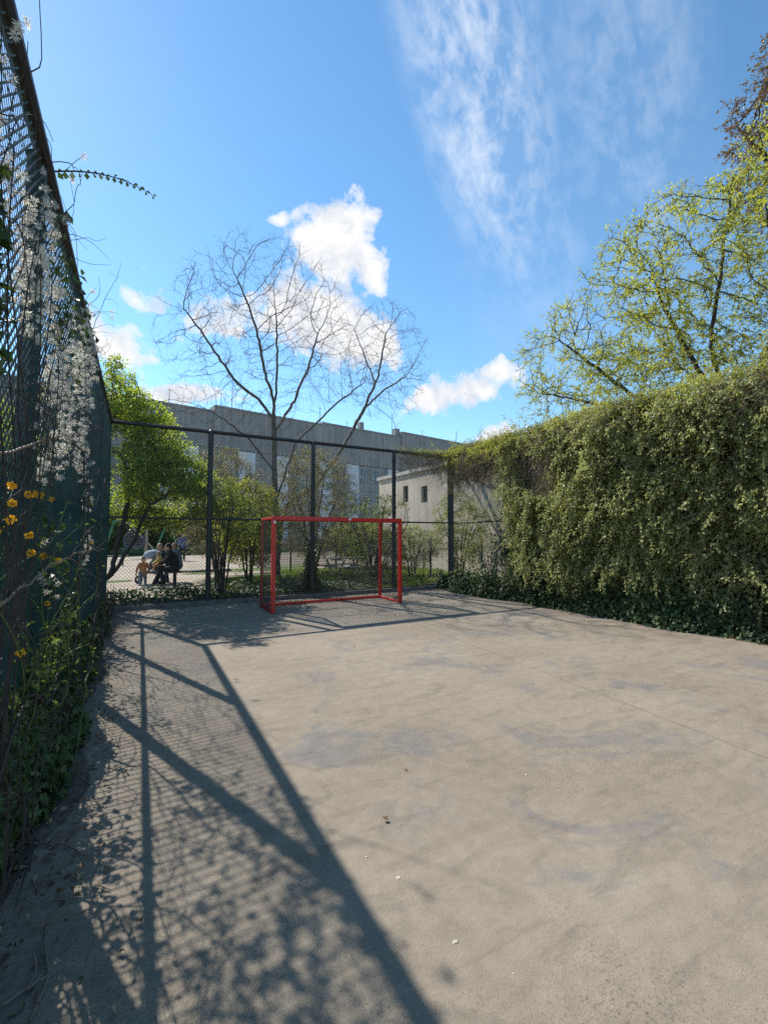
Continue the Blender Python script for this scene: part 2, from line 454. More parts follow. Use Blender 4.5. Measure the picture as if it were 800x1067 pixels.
def plant(name, label, cat, limbs, attr, step, di, dk, tip, base, leaf=None, bark='bark', group=None, jit=.25, trop=(0, 0, 0),
          thick=.03, trunk='trunk', twigs='branches', crown='crown', maxit=140, sprout=(2, .25, 6), one=False, droop=-.05):
    """leaf = (material, -, size, spread, max radius of the twigs that carry leaves, density noise scale); sprout = (twiglets per node, length, leaves on each)"""
    base_pt = np.array(limbs[0][1][0], float)
    root = thing(name, label, cat, tuple(base_pt), group)
    pos, par = colonize(limbs, attr, step, di, dk, maxit, jit, trop)
    r, tips = radii(pos, par, tip, base)
    thick = min(thick, r.max() * .45)
    rmax = leaf[4] if leaf else .02
    i = np.where((r < rmax) & (par >= 0))[0]
    ns = leaf[5] if leaf else 0
    if ns:
        q = SN(int(abs(base_pt.sum()) * 100) + 3, 3, ns)(pos[i]); i = i[q > -.9 + rng.uniform(-.6, .6, len(i))]
    cnt, sl, nl_ = sprout
    ii = np.repeat(i, cnt)
    d0 = nrm(pos[ii] - pos[par[ii]]) + rng.normal(size=(len(ii), 3)) * .6 + np.array([0, 0, .1])
    K = 6
    W = walk(pos[ii], d0, K, sl / K, .12, (0, 0, droop)); ln = rng.uniform(.4, 1.1, (len(ii), 1, 1)); W = W[:, :1] + (W - W[:, :1]) * ln
    a = MB(); limb_mesh(a, pos, par, r, 8, thick)
    b = a if one else MB(); limb_mesh(b, pos, par, r, 4, 0, thick)
    tr = min(tip * .8, .004)
    b.tubes(W, np.linspace(tr, tr * .4, K)[None].repeat(len(W), 0), 3)
    a.build(trunk, M[bark], root, True)
    if b is not a: b.build(twigs, M[bark], root, True)
    if leaf:
        mat, per, size, spread, rmax, ns = leaf
        j = rng.integers(1, K, (len(W), nl_)); P = W[np.arange(len(W))[:, None], j].reshape(-1, 3)
        ax = nrm(W[:, -1] - W[:, 0]).repeat(nl_, 0) + rng.normal(size=P.shape) * .8 + np.array([0, 0, -.3])
        P = P + rng.normal(size=P.shape) * spread * np.array([1, 1, .7])
        nn = rng.normal(size=P.shape) * .7 + np.array([-.15, .4, .8])
        L = MB(); leaf_quads(L, P, nn, size * rng.uniform(.55, 1.25, len(P)), axis=ax)
        L.build(crown, M[mat], root)
    return root

def walk(start, direction, n, step, wob, pull=(0, 0, 0)):
    """many random-walk polylines at once: start (N,3), direction (N,3) -> (N,n,3)"""
    p = np.array(start, float); d = nrm(np.array(direction, float)); out = [p.copy()]
    w = np.zeros_like(d)
    for i in range(n - 1):
        w = w * .6 + rng.normal(size=d.shape) * wob
        d = nrm(d + w + np.array(pull)); p = p + d * step
        out.append(p.copy())
    return np.stack(out, 1)

# ------------------------------------------------------------------ camera, light, sky
cam = bpy.data.cameras.new('camera'); co = bpy.data.objects.new('camera', cam); COL.objects.link(co)
cam.sensor_fit = 'VERTICAL'; cam.sensor_height = 24.0; cam.lens = 24.0 * 459.0 / 1067.0
cam.clip_start = .05; cam.clip_end = 2000
co.location = (0, 0, 1.6); co.rotation_euler = (rad(90 + 3.055), 0, rad(-28.92))
SC.camera = co

sun = bpy.data.lights.new('sun', 'SUN'); sun.energy = 5.0; sun.angle = rad(.45); sun.color = (1, .96, .9)
so = bpy.data.objects.new('sun', sun); COL.objects.link(so)
so.rotation_euler = Vector(SUN).to_track_quat('Z', 'Y').to_euler()

def DIR(px, py):       # world direction of a place in the sky, from its bearing and height
    x, y, z = (px - 400) / 459, (533.5 - py) / 459, 1.0
    p = rad(3.055); a = rad(28.92)
    up = y * math.cos(p) + z * math.sin(p); fw = z * math.cos(p) - y * math.sin(p)
    return nrm(V(x * math.cos(a) + fw * math.sin(a), -x * math.sin(a) + fw * math.cos(a), up))

def make_world():
    w = bpy.data.worlds.new('World'); SC.world = w; w.use_nodes = True
    nt = w.node_tree; nt.nodes.clear()
    out = nt.nodes.new('ShaderNodeOutputWorld'); bg = nt.nodes.new('ShaderNodeBackground'); bg.inputs[1].default_value = .15
    sky = nt.nodes.new('ShaderNodeTexSky'); sky.sky_type = 'NISHITA'; sky.sun_disc = False
    sky.sun_elevation = math.asin(SUN[2]); sky.sun_rotation = math.atan2(SUN[0], SUN[1])
    sky.air_density = 1.0; sky.dust_density = .06; sky.ozone_density = 2.2; sky.altitude = 60
    hs = nt.nodes.new('ShaderNodeHueSaturation'); hs.inputs['Saturation'].default_value = 1.14; hs.inputs['Hue'].default_value = .49; hs.inputs['Value'].default_value = 1.0
    nt.links.new(sky.outputs[0], hs.inputs['Color'])
    tc = nt.nodes.new('ShaderNodeTexCoord'); D = tc.outputs['Generated']
    def dot(v):
        n = nt.nodes.new('ShaderNodeVectorMath'); n.operation = 'DOT_PRODUCT'; n.inputs[1].default_value = tuple(v)
        nt.links.new(D, n.inputs[0]); return n.outputs['Value']
    fb = noise(nt, 9, 11, .58, .35, D); fb2 = noise(nt, 26, 8, .6, .2, D)
    nz = math_(nt, 'ADD', math_(nt, 'MULTIPLY', math_(nt, 'SUBTRACT', fb.outputs[0], .5), 2.6), math_(nt, 'MULTIPLY', math_(nt, 'SUBTRACT', fb2.outputs[0], .5), 1.5))
    # heaps of fair-weather cloud: bearing, size, thickness
    blobs = [(352, 252, 50, 46, 1.0), (388, 285, 22, 26, .6), (318, 330, 70, 38, .8), (372, 352, 52, 40, .9), (215, 330, 50, 26, .62),
             (170, 318, 34, 20, .5), (120, 362, 40, 30, .95), (95, 350, 36, 26, .9), (482, 408, 52, 26, .8), (512, 388, 26, 15, .8), (455, 420, 34, 20, .7),
             (520, 455, 30, 14, .7), (195, 412, 60, 10, .75), (290, 228, 14, 9, .6), (560, 452, 30, 10, .5), (-60, 300, 60, 40, .8), (900, 300, 90, 50, .8)]
    best = None
    for px, py, rx, ry, k in blobs:
        c = DIR(px, py); e = DIR(px + rx, py) - c; g = DIR(px, py - ry) - c
        t1 = nrm(e - c * (e @ c)); t2 = np.cross(t1, c)
        r1 = np.linalg.norm(e); r2 = np.linalg.norm(g)
        a = dot(t1 / r1); b = dot(t2 / r2)
        d = math_(nt, 'SQRT', math_(nt, 'ADD', math_(nt, 'MULTIPLY', a, a), math_(nt, 'MULTIPLY', b, b)))
        v = math_(nt, 'MULTIPLY', math_(nt, 'SUBTRACT', 1.25, d), k)
        fr = math_(nt, 'GREATER_THAN', dot(c), .2)
        v = math_(nt, 'SUBTRACT', v, math_(nt, 'MULTIPLY', math_(nt, 'SUBTRACT', 1, fr), 9))
        best = v if best is None else math_(nt, 'MAXIMUM', best, v)
    dens = math_(nt, 'ADD', math_(nt, 'MAXIMUM', best, -1.2), nz)
    cm = ramp(nt, dens, [(.2, (0, 0, 0)), (.38, (.6,) * 3), (.66, (1,) * 3)])
    # shading of the heaps: brighter crowns, greyer middles
    sh = ramp(nt, noise(nt, 13, 8, .65, .3, D).outputs[0], [(.38, (3.3, 3.55, 3.95)), (.56, (4.6, 4.6, 4.65))])
    # thin high streaks
    c = DIR(505, 110); e = DIR(560, 290) - c; t1 = nrm(e - c * (e @ c)); t2 = np.cross(t1, c)
    L = np.linalg.norm(e)
    u = dot(t1); v = dot(t2)
    cb = nt.nodes.new('ShaderNodeCombineXYZ'); nt.links.new(math_(nt, 'MULTIPLY', u, 4.5), cb.inputs[0]); nt.links.new(math_(nt, 'MULTIPLY', v, 11), cb.inputs[1])
    ci = noise(nt, 1.0, 12, .66, .5, cb.outputs[0])
    cb2 = nt.nodes.new('ShaderNodeCombineXYZ'); nt.links.new(math_(nt, 'MULTIPLY', u, 26), cb2.inputs[0]); nt.links.new(math_(nt, 'MULTIPLY', v, 34), cb2.inputs[1])
    rip = noise(nt, 1.0, 6, .6, .4, cb2.outputs[0])
    def region(px, py, qx, qy, wid, soft=1.0):
        c = DIR(px, py); e = DIR(qx, qy) - c; t1 = nrm(e - c * (e @ c)); t2 = np.cross(t1, c)
        a = dot(t1 / np.linalg.norm(e)); b = dot(t2 / wid)
        d = math_(nt, 'ADD', math_(nt, 'MULTIPLY', a, a), math_(nt, 'MULTIPLY', b, b))
        g = math_(nt, 'SUBTRACT', 1, d, clamp=True)
        return math_(nt, 'MULTIPLY', g, math_(nt, 'GREATER_THAN', dot(c), .1))
    reg = math_(nt, 'MAXIMUM', region(500, 100, 556, 320, .12), math_(nt, 'MULTIPLY', region(650, 90, 680, 300, .12), .45))
    reg = math_(nt, 'MAXIMUM', reg, math_(nt, 'MULTIPLY', region(590, 250, 600, 420, .25), .22))
    ca = math_(nt, 'ADD', math_(nt, 'MULTIPLY', ci.outputs[0], .9), math_(nt, 'MULTIPLY', rip.outputs[0], .5))
    cr = ramp(nt, ca, [(.62, (0, 0, 0)), (.98, (1,) * 3)])
    cir = math_(nt, 'MULTIPLY', math_(nt, 'MULTIPLY', cr.outputs[0], reg), 1.15, clamp=True)
    veil = math_(nt, 'MULTIPLY', math_(nt, 'POWER', reg, .6), .09)
    cir = math_(nt, 'ADD', cir, veil, clamp=True)
    cir = math_(nt, 'MULTIPLY', cir, .7)
    col = mixc(nt, cir, hs.outputs[0], (4.8, 5.0, 5.3))
    col = mixc(nt, cm.outputs[0], col, sh.outputs[0])
    nt.links.new(col, bg.inputs[0]); nt.links.new(bg.outputs[0], out.inputs[0])
make_world()
SC.view_settings.view_transform = 'Standard'; SC.view_settings.look = 'None'; SC.view_settings.gamma = 1
SC.view_settings.exposure = .56; SC.view_settings.use_curve_mapping = False
SC.cycles.max_bounces = 6; SC.cycles.diffuse_bounces = 3; SC.cycles.transmission_bounces = 4; SC.cycles.transparent_max_bounces = 8
SC.cycles.use_denoising = False; SC.cycles.use_adaptive_sampling = False
SC.cycles.sample_clamp_indirect = 6

# ------------------------------------------------------------------ ground
def sheet(name, poly, z, mat, sub=0):
    mb = MB(); p = [(x, y, z) for x, y in poly]; mb.add(p, [list(range(len(p)))])
    return struct(mb.build(name, M[mat]))
def wobble(poly, amp, n=10):
    out = []
    for (a, b), (c, d) in zip(poly, poly[1:] + poly[:1]):
        for i in range(n):
            t = i / n; out.append((a + (c - a) * t + random.uniform(-amp, amp), b + (d - b) * t + random.uniform(-amp, amp)))
    return out
sheet('ground', [(-300, -200), (400, -200), (400, 500), (-300, 500)], -.03, 'dirt')
mb = MB(); mb.bbox((-.58, -9, -.2), (8.34, 10.93, 0)); struct(mb.build('court_floor', M['court']))
sheet('sandy_path', wobble([(-14, 13.2), (1.9, 13.2), (2.4, 18), (5, 19.8), (11, 21), (11, 23.2), (5.5, 23.5), (6.5, 34), (6.5, 46), (-14, 46)], .25), -.018, 'sand')
sheet('lawn', wobble([(2.1, 11.4), (11.9, 11.4), (11.9, 20.5), (5.2, 19.4), (2.7, 17.6)], .2), -.014, 'turf')
sheet('lawn', wobble([(-9, 18.6), (-.2, 17.9), (-.2, 18.5), (-9, 19.5)], .12), -.010, 'turf')
sheet('lawn', wobble([(1.6, 20.0), (7.5, 20.6), (8.5, 24), (2.4, 21.6)], .2), -.010, 'turf')
sheet('lawn', wobble([(-14, 40), (16, 40), (16, 60), (-14, 60)], .3), -.008, 'turf')
mb = MB(); mb.bbox((-.72, 10.93, -.05), (8.5, 11.09, .10)); struct(mb.build('kerb', M['kerb']))
mb = MB(); mb.bbox((-.72, -9, -.05), (-.58, 10.93, .06)); struct(mb.build('kerb', M['kerb']))
mb = MB(); mb.bbox((8.34, -9, -.05), (8.5, 10.93, .07)); struct(mb.build('kerb', M['kerb']))
# strip of soil lying on the left edge of the court
edge = [(-.57, y) for y in np.linspace(11 - .1, -6, 40)] + [(-.38 + .1 * math.sin(y * 2.3) + random.uniform(-.05, .05) - (.06 if y < 3 else 0), y) for y in np.linspace(-6, 10.9, 60)]
sheet('soil_strip', edge, .004, 'soil')
edge = [(8.33, y) for y in np.linspace(-6, 10.9, 40)] + [(8.1 + .05 * math.sin(y * 3.3) + random.uniform(-.05, .05), y) for y in np.linspace(10.9, -6, 60)]
sheet('soil_strip', edge, .004, 'soil')

# ------------------------------------------------------------------ chain-link fences
def chain_link(mb, O, U, L, H, z0=.06, pitch=.088, r=.003, off=.0, r2=None):
    """diagonal wires of a chain-link panel: origin O, unit direction U along it"""
    O = np.array(O, float); U = np.array(U, float); Nn = np.cross(U, V(0, 0, 1)); n = int((L + H) / pitch); K = 7
    for sgn in (1, -1):
        c = (np.arange(n) * pitch - (H if sgn > 0 else 0)) if True else 0
        ua = np.clip(c, 0, L) if sgn > 0 else np.clip(c, 0, L)
        if sgn > 0:                     # u - v = c
            u0 = np.maximum(c, 0); u1 = np.minimum(c + H, L); v0 = u0 - c; v1 = u1 - c
        else:                           # u + v = c
            u0 = np.maximum(c - H, 0); u1 = np.minimum(c, L); v0 = c - u0; v1 = c - u1
        ok = (u1 - u0) > .02; u0, u1, v0, v1 = u0[ok], u1[ok], v0[ok], v1[ok]
        t = np.linspace(0, 1, K)[None]
        u = u0[:, None] * (1 - t) + u1[:, None] * t; v = v0[:, None] * (1 - t) + v1[:, None] * t
        sag = .006 * np.sin(u * 1.7 + v * 2.1)
        p = O + u[..., None] * U + (v[..., None] + z0) * V(0, 0, 1) + (sgn * r * .9 + sag + off)[..., None] * Nn
        mb.tubes(p, np.full(p.shape[:2], (r2 or r) if sgn > 0 else r), 4)  # rising wires can be thickened beyond real gauge to strengthen their shadow stripes

def fence(name, label, O, U, L, posts, H=4.05, wire='wire', post_r=.045, top_r=.04, mid=True, pitch=.088, wire_r=.003, wire_r2=None, corner_r=None, inner=False):
    O = np.array(O, float); U = np.array(U, float)
    Nn = np.cross(U, V(0, 0, 1))
    root = thing(name, label, 'fence', tuple(O))
    for k, s in enumerate(posts):
        p = O + U * s; pr0 = post_r
        if corner_r and k == len(posts) - 1: post_r = corner_r
        m = MB(); m.bar(p + V(0, 0, -.15), p + V(0, 0, H + .02), post_r, n=10)
        m.bar(p + V(0, 0, H + .02), p + V(0, 0, H + .05), post_r * 1.15, post_r * .5, n=10)
        for z in np.linspace(.3, H - .3, 8): m.bar(p + V(0, 0, z - .012), p + V(0, 0, z + .012), post_r * 1.12, n=10)
        m.build('post', M['steel'], root, False); post_r = pr0
    q = Nn * (.04 if inner else 0); m = MB(); m.bar(O + q + V(0, 0, H), O + q + U * L + V(0, 0, H), top_r, n=8); m.build('top_rail', M['rail'], root)
    if mid:
        m = MB(); m.bar(O + V(0, 0, 1.99) + Nn * .001, O + U * L + V(0, 0, 1.99) + Nn * .001, .024, n=8); m.build('middle_rail', M['steel'], root)
    m = MB(); m.bar(O + V(0, 0, .12), O + U * L + V(0, 0, .12), .014, n=6); m.build('bottom_rail', M['steel'], root)
    m = MB(); chain_link(m, O + Nn * (post_r + .006) * (1 if inner else -1), U, L, H - (.19 if inner else .1), pitch=pitch, r=wire_r, r2=wire_r2); m.build('wire_mesh', M[wire], root)
    return root
fence('chain_link_fence', 'tall green wire fence overgrown with white fluffy clematis', (-.65, -2.0, 0), (0, 1, 0), 13.0, [.5, 3.0, 5.5, 8.0, 10.5], wire='wire', post_r=.055, top_r=.045, pitch=.066, wire_r=.0019, wire_r2=.0056, inner=True)
fence('chain_link_fence', 'tall dark wire fence behind the red goal', (-.65, 11.01, 0), (1, 0, 0), 9.15, [0, 2.06, 4.6, 7.06, 9.11], wire='wire_dark', post_r=.058, top_r=.045, pitch=.08, corner_r=.095)
fence('chain_link_fence', 'wire fence mostly buried in the climbing hedge', (8.45, 10.9, 0), (0, -1, 0), 15.0, [2.4, 5.0, 7.5, 10, 12.5], wire='wire_dark', post_r=.05, top_r=.035)

# ------------------------------------------------------------------ goal
def goal():
    x0, x1, y0, y1, H = 2.42, 5.45, 9.08, 10.08, 2.0
    root = thing('football_goal', 'red steel football goal with a dark wire net', 'goal', ((x0 + x1) / 2, y0, 0))
    s = .08
    def sq(name, a, b, w):
        m = MB(); a = np.array(a, float); b = np.array(b, float)
        m.box((a + b) / 2, np.abs(b - a) + w)
        o = m.build(name, M['red'], root)
        bv = o.modifiers.new('bevel', 'BEVEL'); bv.width = .012; bv.segments = 3; bv.limit_method = 'ANGLE'
        return o
    sq('goal_post', (x0, y0, .04), (x0, y0, H - .085), s); sq('goal_post', (x1, y0, .04), (x1, y0, H - .085), s)
    cb = sq('crossbar', (x0, y0, H - .04), (x1, y0, H - .04), s + .004)
    w = .055
    sq('rear_post', (x0, y1, .03), (x0, y1, H - .09), w); sq('rear_post', (x1, y1, .03), (x1, y1, H - .09), w)
    sq('top_bar', (x0, y0 + .075, H - .04), (x0, y1 - .03, H - .04), w); sq('top_bar', (x1, y0 + .075, H - .04), (x1, y1 - .03, H - .04), w)
    sq('rear_top_bar', (x0 + .06, y1, H - .045), (x1 - .06, y1, H - .045), .03)
    sq('ground_bar', (x0, y0 + .075, .032), (x0, y1 - .065, .032), w); sq('ground_bar', (x1, y0 + .075, .032), (x1, y1 - .065, .032), w)
    sq('rear_ground_bar', (x0 + .066, y1, .035), (x1 - .066, y1, .035), w)
    m = MB(); r = .0036; g = .06
    xs = np.arange(x0 + g, x1, g); zs = np.arange(.08, H - .06, g); ys = np.arange(y0 + .08, y1, g)
    def run(ps): m.tubes(np.array(ps, float), np.full((len(ps), 5), r), 4)
    L5 = np.linspace(0, 1, 5)
    yb = y1 + .032
    run([[(x, yb + .02 * math.sin(9 * t + x), .03 + (H - .09) * t) for t in L5] for x in xs])
    run([[(x0 + (x1 - x0) * t, yb + .012 * math.sin(6 * t + z), z) for t in L5] for z in zs])
    for X in (x0 - .032, x1 + .032):
        run([[(X, y, .03 + (H - .09) * t) for t in L5] for y in ys])
        run([[(X, y0 + .04 + (y1 - y0 - .04) * t, z) for t in L5] for z in zs])
    run([[(x, y0 + .04 + (y1 - y0) * t, H - .0) for t in L5] for x in xs[::2]])
    run([[(x0 + (x1 - x0) * t, y, H - .005) for t in L5] for y in ys[::2]])
    m.build('net', M['net'], root)
    for (x, z) in ((x0, H - .12), (x0 + (x1 - x0) * .56, H - .035)):
        m = MB(); m.bbox((x - .025, y0 - .05, z - .028), (x + .03, y0 - .042, z + .024)); m.build('sticker', M['white_tag'], root)
goal()

# ------------------------------------------------------------------ right: climbing hedge over the fence
def hedge():
    root = thing('climbing_hedge', 'thick green climber hedge with brown dangling stems along the right of the court', 'hedge', (8.3, 4, 0))
    y0, y1 = -4.0, 8.25
    n1 = SN(5, 3, 1.1); n2 = SN(9, 4, 2.2); n3 = SN(21, 3, .7); n4 = SN(90, 3, 1.0)
    def depth(y, z):
        q = np.stack([np.zeros_like(y), y, z], -1)
        d = .27 + .10 * n1(q) + .065 * n2(q)
        d = d + .12 * np.clip((z - 2.4) / 1.6, 0, 1) - .10 * np.clip(1 - z / .8, 0, 1)
        return np.clip(d, .06, .8)
    # added backing slab: dark twig colour stands in for the hedge's shaded inside
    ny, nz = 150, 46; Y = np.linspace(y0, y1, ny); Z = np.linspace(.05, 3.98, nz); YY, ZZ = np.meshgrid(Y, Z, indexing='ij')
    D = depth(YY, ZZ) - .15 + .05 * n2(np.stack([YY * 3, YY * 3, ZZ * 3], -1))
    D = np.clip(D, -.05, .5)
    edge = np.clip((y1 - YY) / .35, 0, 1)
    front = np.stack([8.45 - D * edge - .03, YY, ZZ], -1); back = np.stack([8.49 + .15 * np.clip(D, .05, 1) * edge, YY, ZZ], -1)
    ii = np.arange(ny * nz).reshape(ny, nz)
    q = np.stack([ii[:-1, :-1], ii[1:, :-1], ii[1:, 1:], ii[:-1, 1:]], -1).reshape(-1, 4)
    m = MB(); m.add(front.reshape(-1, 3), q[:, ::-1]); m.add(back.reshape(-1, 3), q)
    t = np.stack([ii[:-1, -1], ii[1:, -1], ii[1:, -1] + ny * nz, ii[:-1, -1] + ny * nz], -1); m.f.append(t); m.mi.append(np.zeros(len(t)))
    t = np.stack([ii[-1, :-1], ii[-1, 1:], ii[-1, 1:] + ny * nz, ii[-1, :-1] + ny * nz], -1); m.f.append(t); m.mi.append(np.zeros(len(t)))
    m.build('dark_backing', M['core'], root)
    # leaves
    def place(n, zlo, zhi, power=1.0, inward=.06):
        y = rng.uniform(y0, y1, n); z = zlo + (zhi - zlo) * rng.uniform(0, 1, n) ** power
        d = depth(y, z) - np.abs(rng.normal(size=n)) * inward + .03
        return np.stack([8.45 - d, y, z], -1)
    def cull(p, sn, thr, soft=.5): return p[sn(p) + rng.normal(size=len(p)) * soft > thr]
    nl = np.array([-.7, .5, .65])
    m = MB()
    p = cull(place(150000, .3, 4.08), n2, -.35); band = np.exp(-((p[:, 2] - 3.45 - .25 * n3(p * .8)) / .38) ** 2); p = p[rng.uniform(size=len(p)) < np.clip(.66 + .22 * n3(p), .35, 1) * (1 - .62 * band) * np.where(n4(p) > .75, .3, 1)]
    leaf_quads(m, p, nl + rng.normal(size=p.shape) * .65, rng.uniform(.04, .085, len(p)), .62, axis=rng.normal(size=p.shape) * .8 + np.array([0, 0, -.8]))
    p = cull(place(26000, .2, 2.4), n1, -.2)
    leaf_quads(m, p, nl + rng.normal(size=p.shape) * .6, rng.uniform(.06, .1, len(p)), .7, axis=rng.normal(size=p.shape) * .8 + np.array([0, 0, -.8]))
    k = 3300; y = rng.uniform(y0, y1, k); z = np.where(rng.uniform(size=k) < .2, rng.uniform(3.4, 4.0, k), rng.uniform(.8, 3.45, k))
    q = np.stack([y * 0 + 8.2, y, z], -1); ok = (n4(q) < .7) & ((z < 3.0) | (n3(q) < .35)) & (n2(q * .6) + rng.normal(size=k) * .5 > -.55); y, z, q = y[ok], z[ok], q[ok]; k = len(y)
    s = np.stack([8.40 - depth(y, z) - rng.uniform(0, .1, k) - .1 * np.clip(n1(q * 1.3), 0, 1.5), y, z], -1)
    w = walk(s, np.stack([rng.uniform(-.8, -.1, k), rng.normal(size=k) * .45, rng.uniform(-.4, .5, k)], -1), 13, .05, .12, (.015, 0, -.2))
    p = w[:, 1:].reshape(-1, 3).repeat(3, 0); p = p + rng.normal(size=p.shape) * .022
    leaf_quads(m, p, nl + rng.normal(size=p.shape) * .6, rng.uniform(.035, .075, len(p)), .6, axis=rng.normal(size=p.shape) * .6 + np.array([-.2, 0, -.8]))
    strands = w
    m.build('foliage', M['vine'], root)
    # pale young growth along the top and spilling over the front in drifts
    m = MB(); k = 24000
    y = rng.uniform(y0, 10.9, k); a = rng.uniform(0, 1, k); x = 8.5 - .55 * a * np.where(y < 8.4, 1, .45) + rng.normal(size=k) * .06
    z = 4.03 + .1 * np.sin(a * 3.1) + .07 * n1(np.stack([x, y, y * 0], -1)) + np.abs(rng.normal(size=k)) * .07 - .35 * np.clip(a - .75, 0, 1)
    p = np.stack([x, y, z], -1); p = cull(p, n2, -.6)
    leaf_quads(m, p, rng.normal(size=p.shape) * .6 + np.array([-.2, .1, .8]), rng.uniform(.03, .065, len(p)), .5)
    p = cull(place(60000, 1.0, 4.2, .6, .05), n1, .3, .45); p[:, 0] -= .04
    leaf_quads(m, p, nl + rng.normal(size=p.shape) * .6, rng.uniform(.03, .06, len(p)), .55, axis=rng.normal(size=p.shape) * .7 + np.array([0, 0, -.9]))
    k = 420; s = np.stack([rng.uniform(7.9, 8.3, k), rng.uniform(y0, 10.6, k), rng.uniform(3.8, 4.1, k)], -1)
    w = walk(s, np.stack([rng.uniform(-1, .2, k), rng.normal(size=k) * .6, rng.uniform(-.2, .7, k)], -1), 12, .06, .12, (-.01, 0, -.12))
    p = w[:, 2:].reshape(-1, 3).repeat(4, 0); p = p + rng.normal(size=p.shape) * .025
    leaf_quads(m, p, rng.normal(size=p.shape) * .6 + np.array([-.4, .4, .7]), rng.uniform(.03, .065, len(p)), .5)
    m.build('young_leaves', M['vine_young'], root)
    # upright sprays on the crest
    m = MB(); k = 600
    s = np.stack([rng.uniform(8.0, 8.5, k), rng.uniform(-1, 10.8, k), np.full(k, 4.1)], -1)
    w = walk(s, rng.normal(size=(k, 3)) * .7 + np.array([-.3, 0, .8]), 7, .055, .18, (0, 0, -.06)); m.tubes(w, np.linspace(.004, .0015, 7)[None].repeat(k, 0), 3)
    m.tubes(strands, np.linspace(.003, .0012, strands.shape[1])[None].repeat(len(strands), 0), 3)
    # brown stems hanging down the face
    k = 11000; y = rng.uniform(y0, 8.6, k); z = 4.1 - np.abs(rng.normal(size=k)) * .55; q = np.stack([y * 0, y, z], -1)
    ok = n3(q + 3) + rng.normal(size=k) * .5 > -.1; y, z = y[ok], z[ok]; k = len(y)
    s = np.stack([8.41 - depth(y, z) - rng.uniform(0, .2, k), y, z], -1)
    w = walk(s, np.stack([rng.uniform(-.5, .1, k), rng.normal(size=k) * .7, rng.uniform(-1, .1, k)], -1), 14, .045, .13, (.02, 0, -.16))
    m.tubes(w, np.linspace(.0028, .0012, 14)[None].repeat(k, 0), 3)
    k = 9000; y = rng.uniform(y0, 8.2, k); z = rng.uniform(.6, 3.6, k); q = np.stack([y * 0 + 8.2, y, z], -1); ok = n4(q) > .6; y, z = y[ok], z[ok]; k = len(y)
    s = np.stack([8.42 - depth(y, z) - rng.uniform(-.03, .06, k), y, z], -1)
    w = walk(s, np.stack([rng.uniform(-.4, .1, k), rng.normal(size=k) * .7, rng.uniform(-1, .3, k)], -1), 12, .04, .16, (.02, 0, -.12))
    m.tubes(w, np.linspace(.0028, .0012, 12)[None].repeat(k, 0), 3)
    # tangle
    k = 2400; y = rng.uniform(y0, y1, k); z = rng.uniform(.2, 4, k)
    s = np.stack([8.46 - depth(y, z) + rng.uniform(-.02, .1, k), y, z], -1)
    w = walk(s, rng.normal(size=(k, 3)) * np.array([.2, 1, 1]), 10, .04, .2); m.tubes(w, np.linspace(.0026, .0012, 10)[None].repeat(k, 0), 3)
    m.build('hanging_stems', M['dry'], root)
    # corner curtain over the thin end of the fence
    m = MB(); k = 1500; y = 11 - 2.7 * rng.uniform(0, 1, k) ** .8; z = rng.uniform(3.3, 4.15, k)
    s = np.stack([8.4 + rng.normal(size=k) * .06, y, z], -1)
    w = walk(s, np.stack([rng.normal(size=k) * .2, rng.normal(size=k) * .8, rng.uniform(-1, .2, k)], -1), 13, .07, .22, (0, 0, -.13))
    m.tubes(w, np.linspace(.0045, .002, 13)[None].repeat(k, 0), 3)
    k = 420; x = rng.uniform(6.6, 8.4, k); s = np.stack([x, np.full(k, 10.98) + rng.normal(size=k) * .05, rng.uniform(3.7, 4.12, k)], -1)
    w = walk(s, np.stack([rng.normal(size=k) * .9, rng.normal(size=k) * .15, rng.uniform(-1, .4, k)], -1), 11, .07, .22, (0, 0, -.1)); m.tubes(w, np.linspace(.004, .002, 11)[None].repeat(k, 0), 3)
    m.build('hanging_stems', M['twig'], root)
    m = MB(); k = 16000; y = rng.uniform(8.2, 11, k); z = 4.15 - np.abs(rng.normal(size=k)) * 1.1 * np.clip(1.4 - (y - 8.2) / 4, .5, 1.5)
    p = np.stack([8.38 + rng.normal(size=k) * .09, y, z], -1); p = cull(p, n2, .0)
    leaf_quads(m, p, nl + rng.normal(size=p.shape) * .7, rng.uniform(.025, .05, len(p)), .6)
    k = 2600; p = np.stack([8.5 - np.abs(rng.normal(size=k)) * .9, 11 + rng.normal(size=k) * .07, 4.08 + rng.normal(size=k) * .07], -1)
    leaf_quads(m, p, rng.normal(size=p.shape) * .6 + np.array([0, -.4, .6]), rng.uniform(.03, .06, k), .55)
    m.build('corner_leaves', M['vine'], root)
hedge()

def ivy_patch(name, label, pts, normals, size, mat='ivy', stems=None, cat='ivy', origin=(0, 0, 0), lobed=True):
    root = thing(name, label, cat, origin)
    m = MB(); leaf_quads(m, pts, normals, size, .9, axis=rng.normal(size=pts.shape) * .6 + np.array([0, 0, -1.0]), lobed=lobed)
    m.build('foliage', M[mat], root)
    if stems is not None:
        s = MB(); s.tubes(stems, np.linspace(.006, .003, stems.shape[1])[None].repeat(len(stems), 0), 4); s.build('stems', M['bark_dark'], root)
    return root

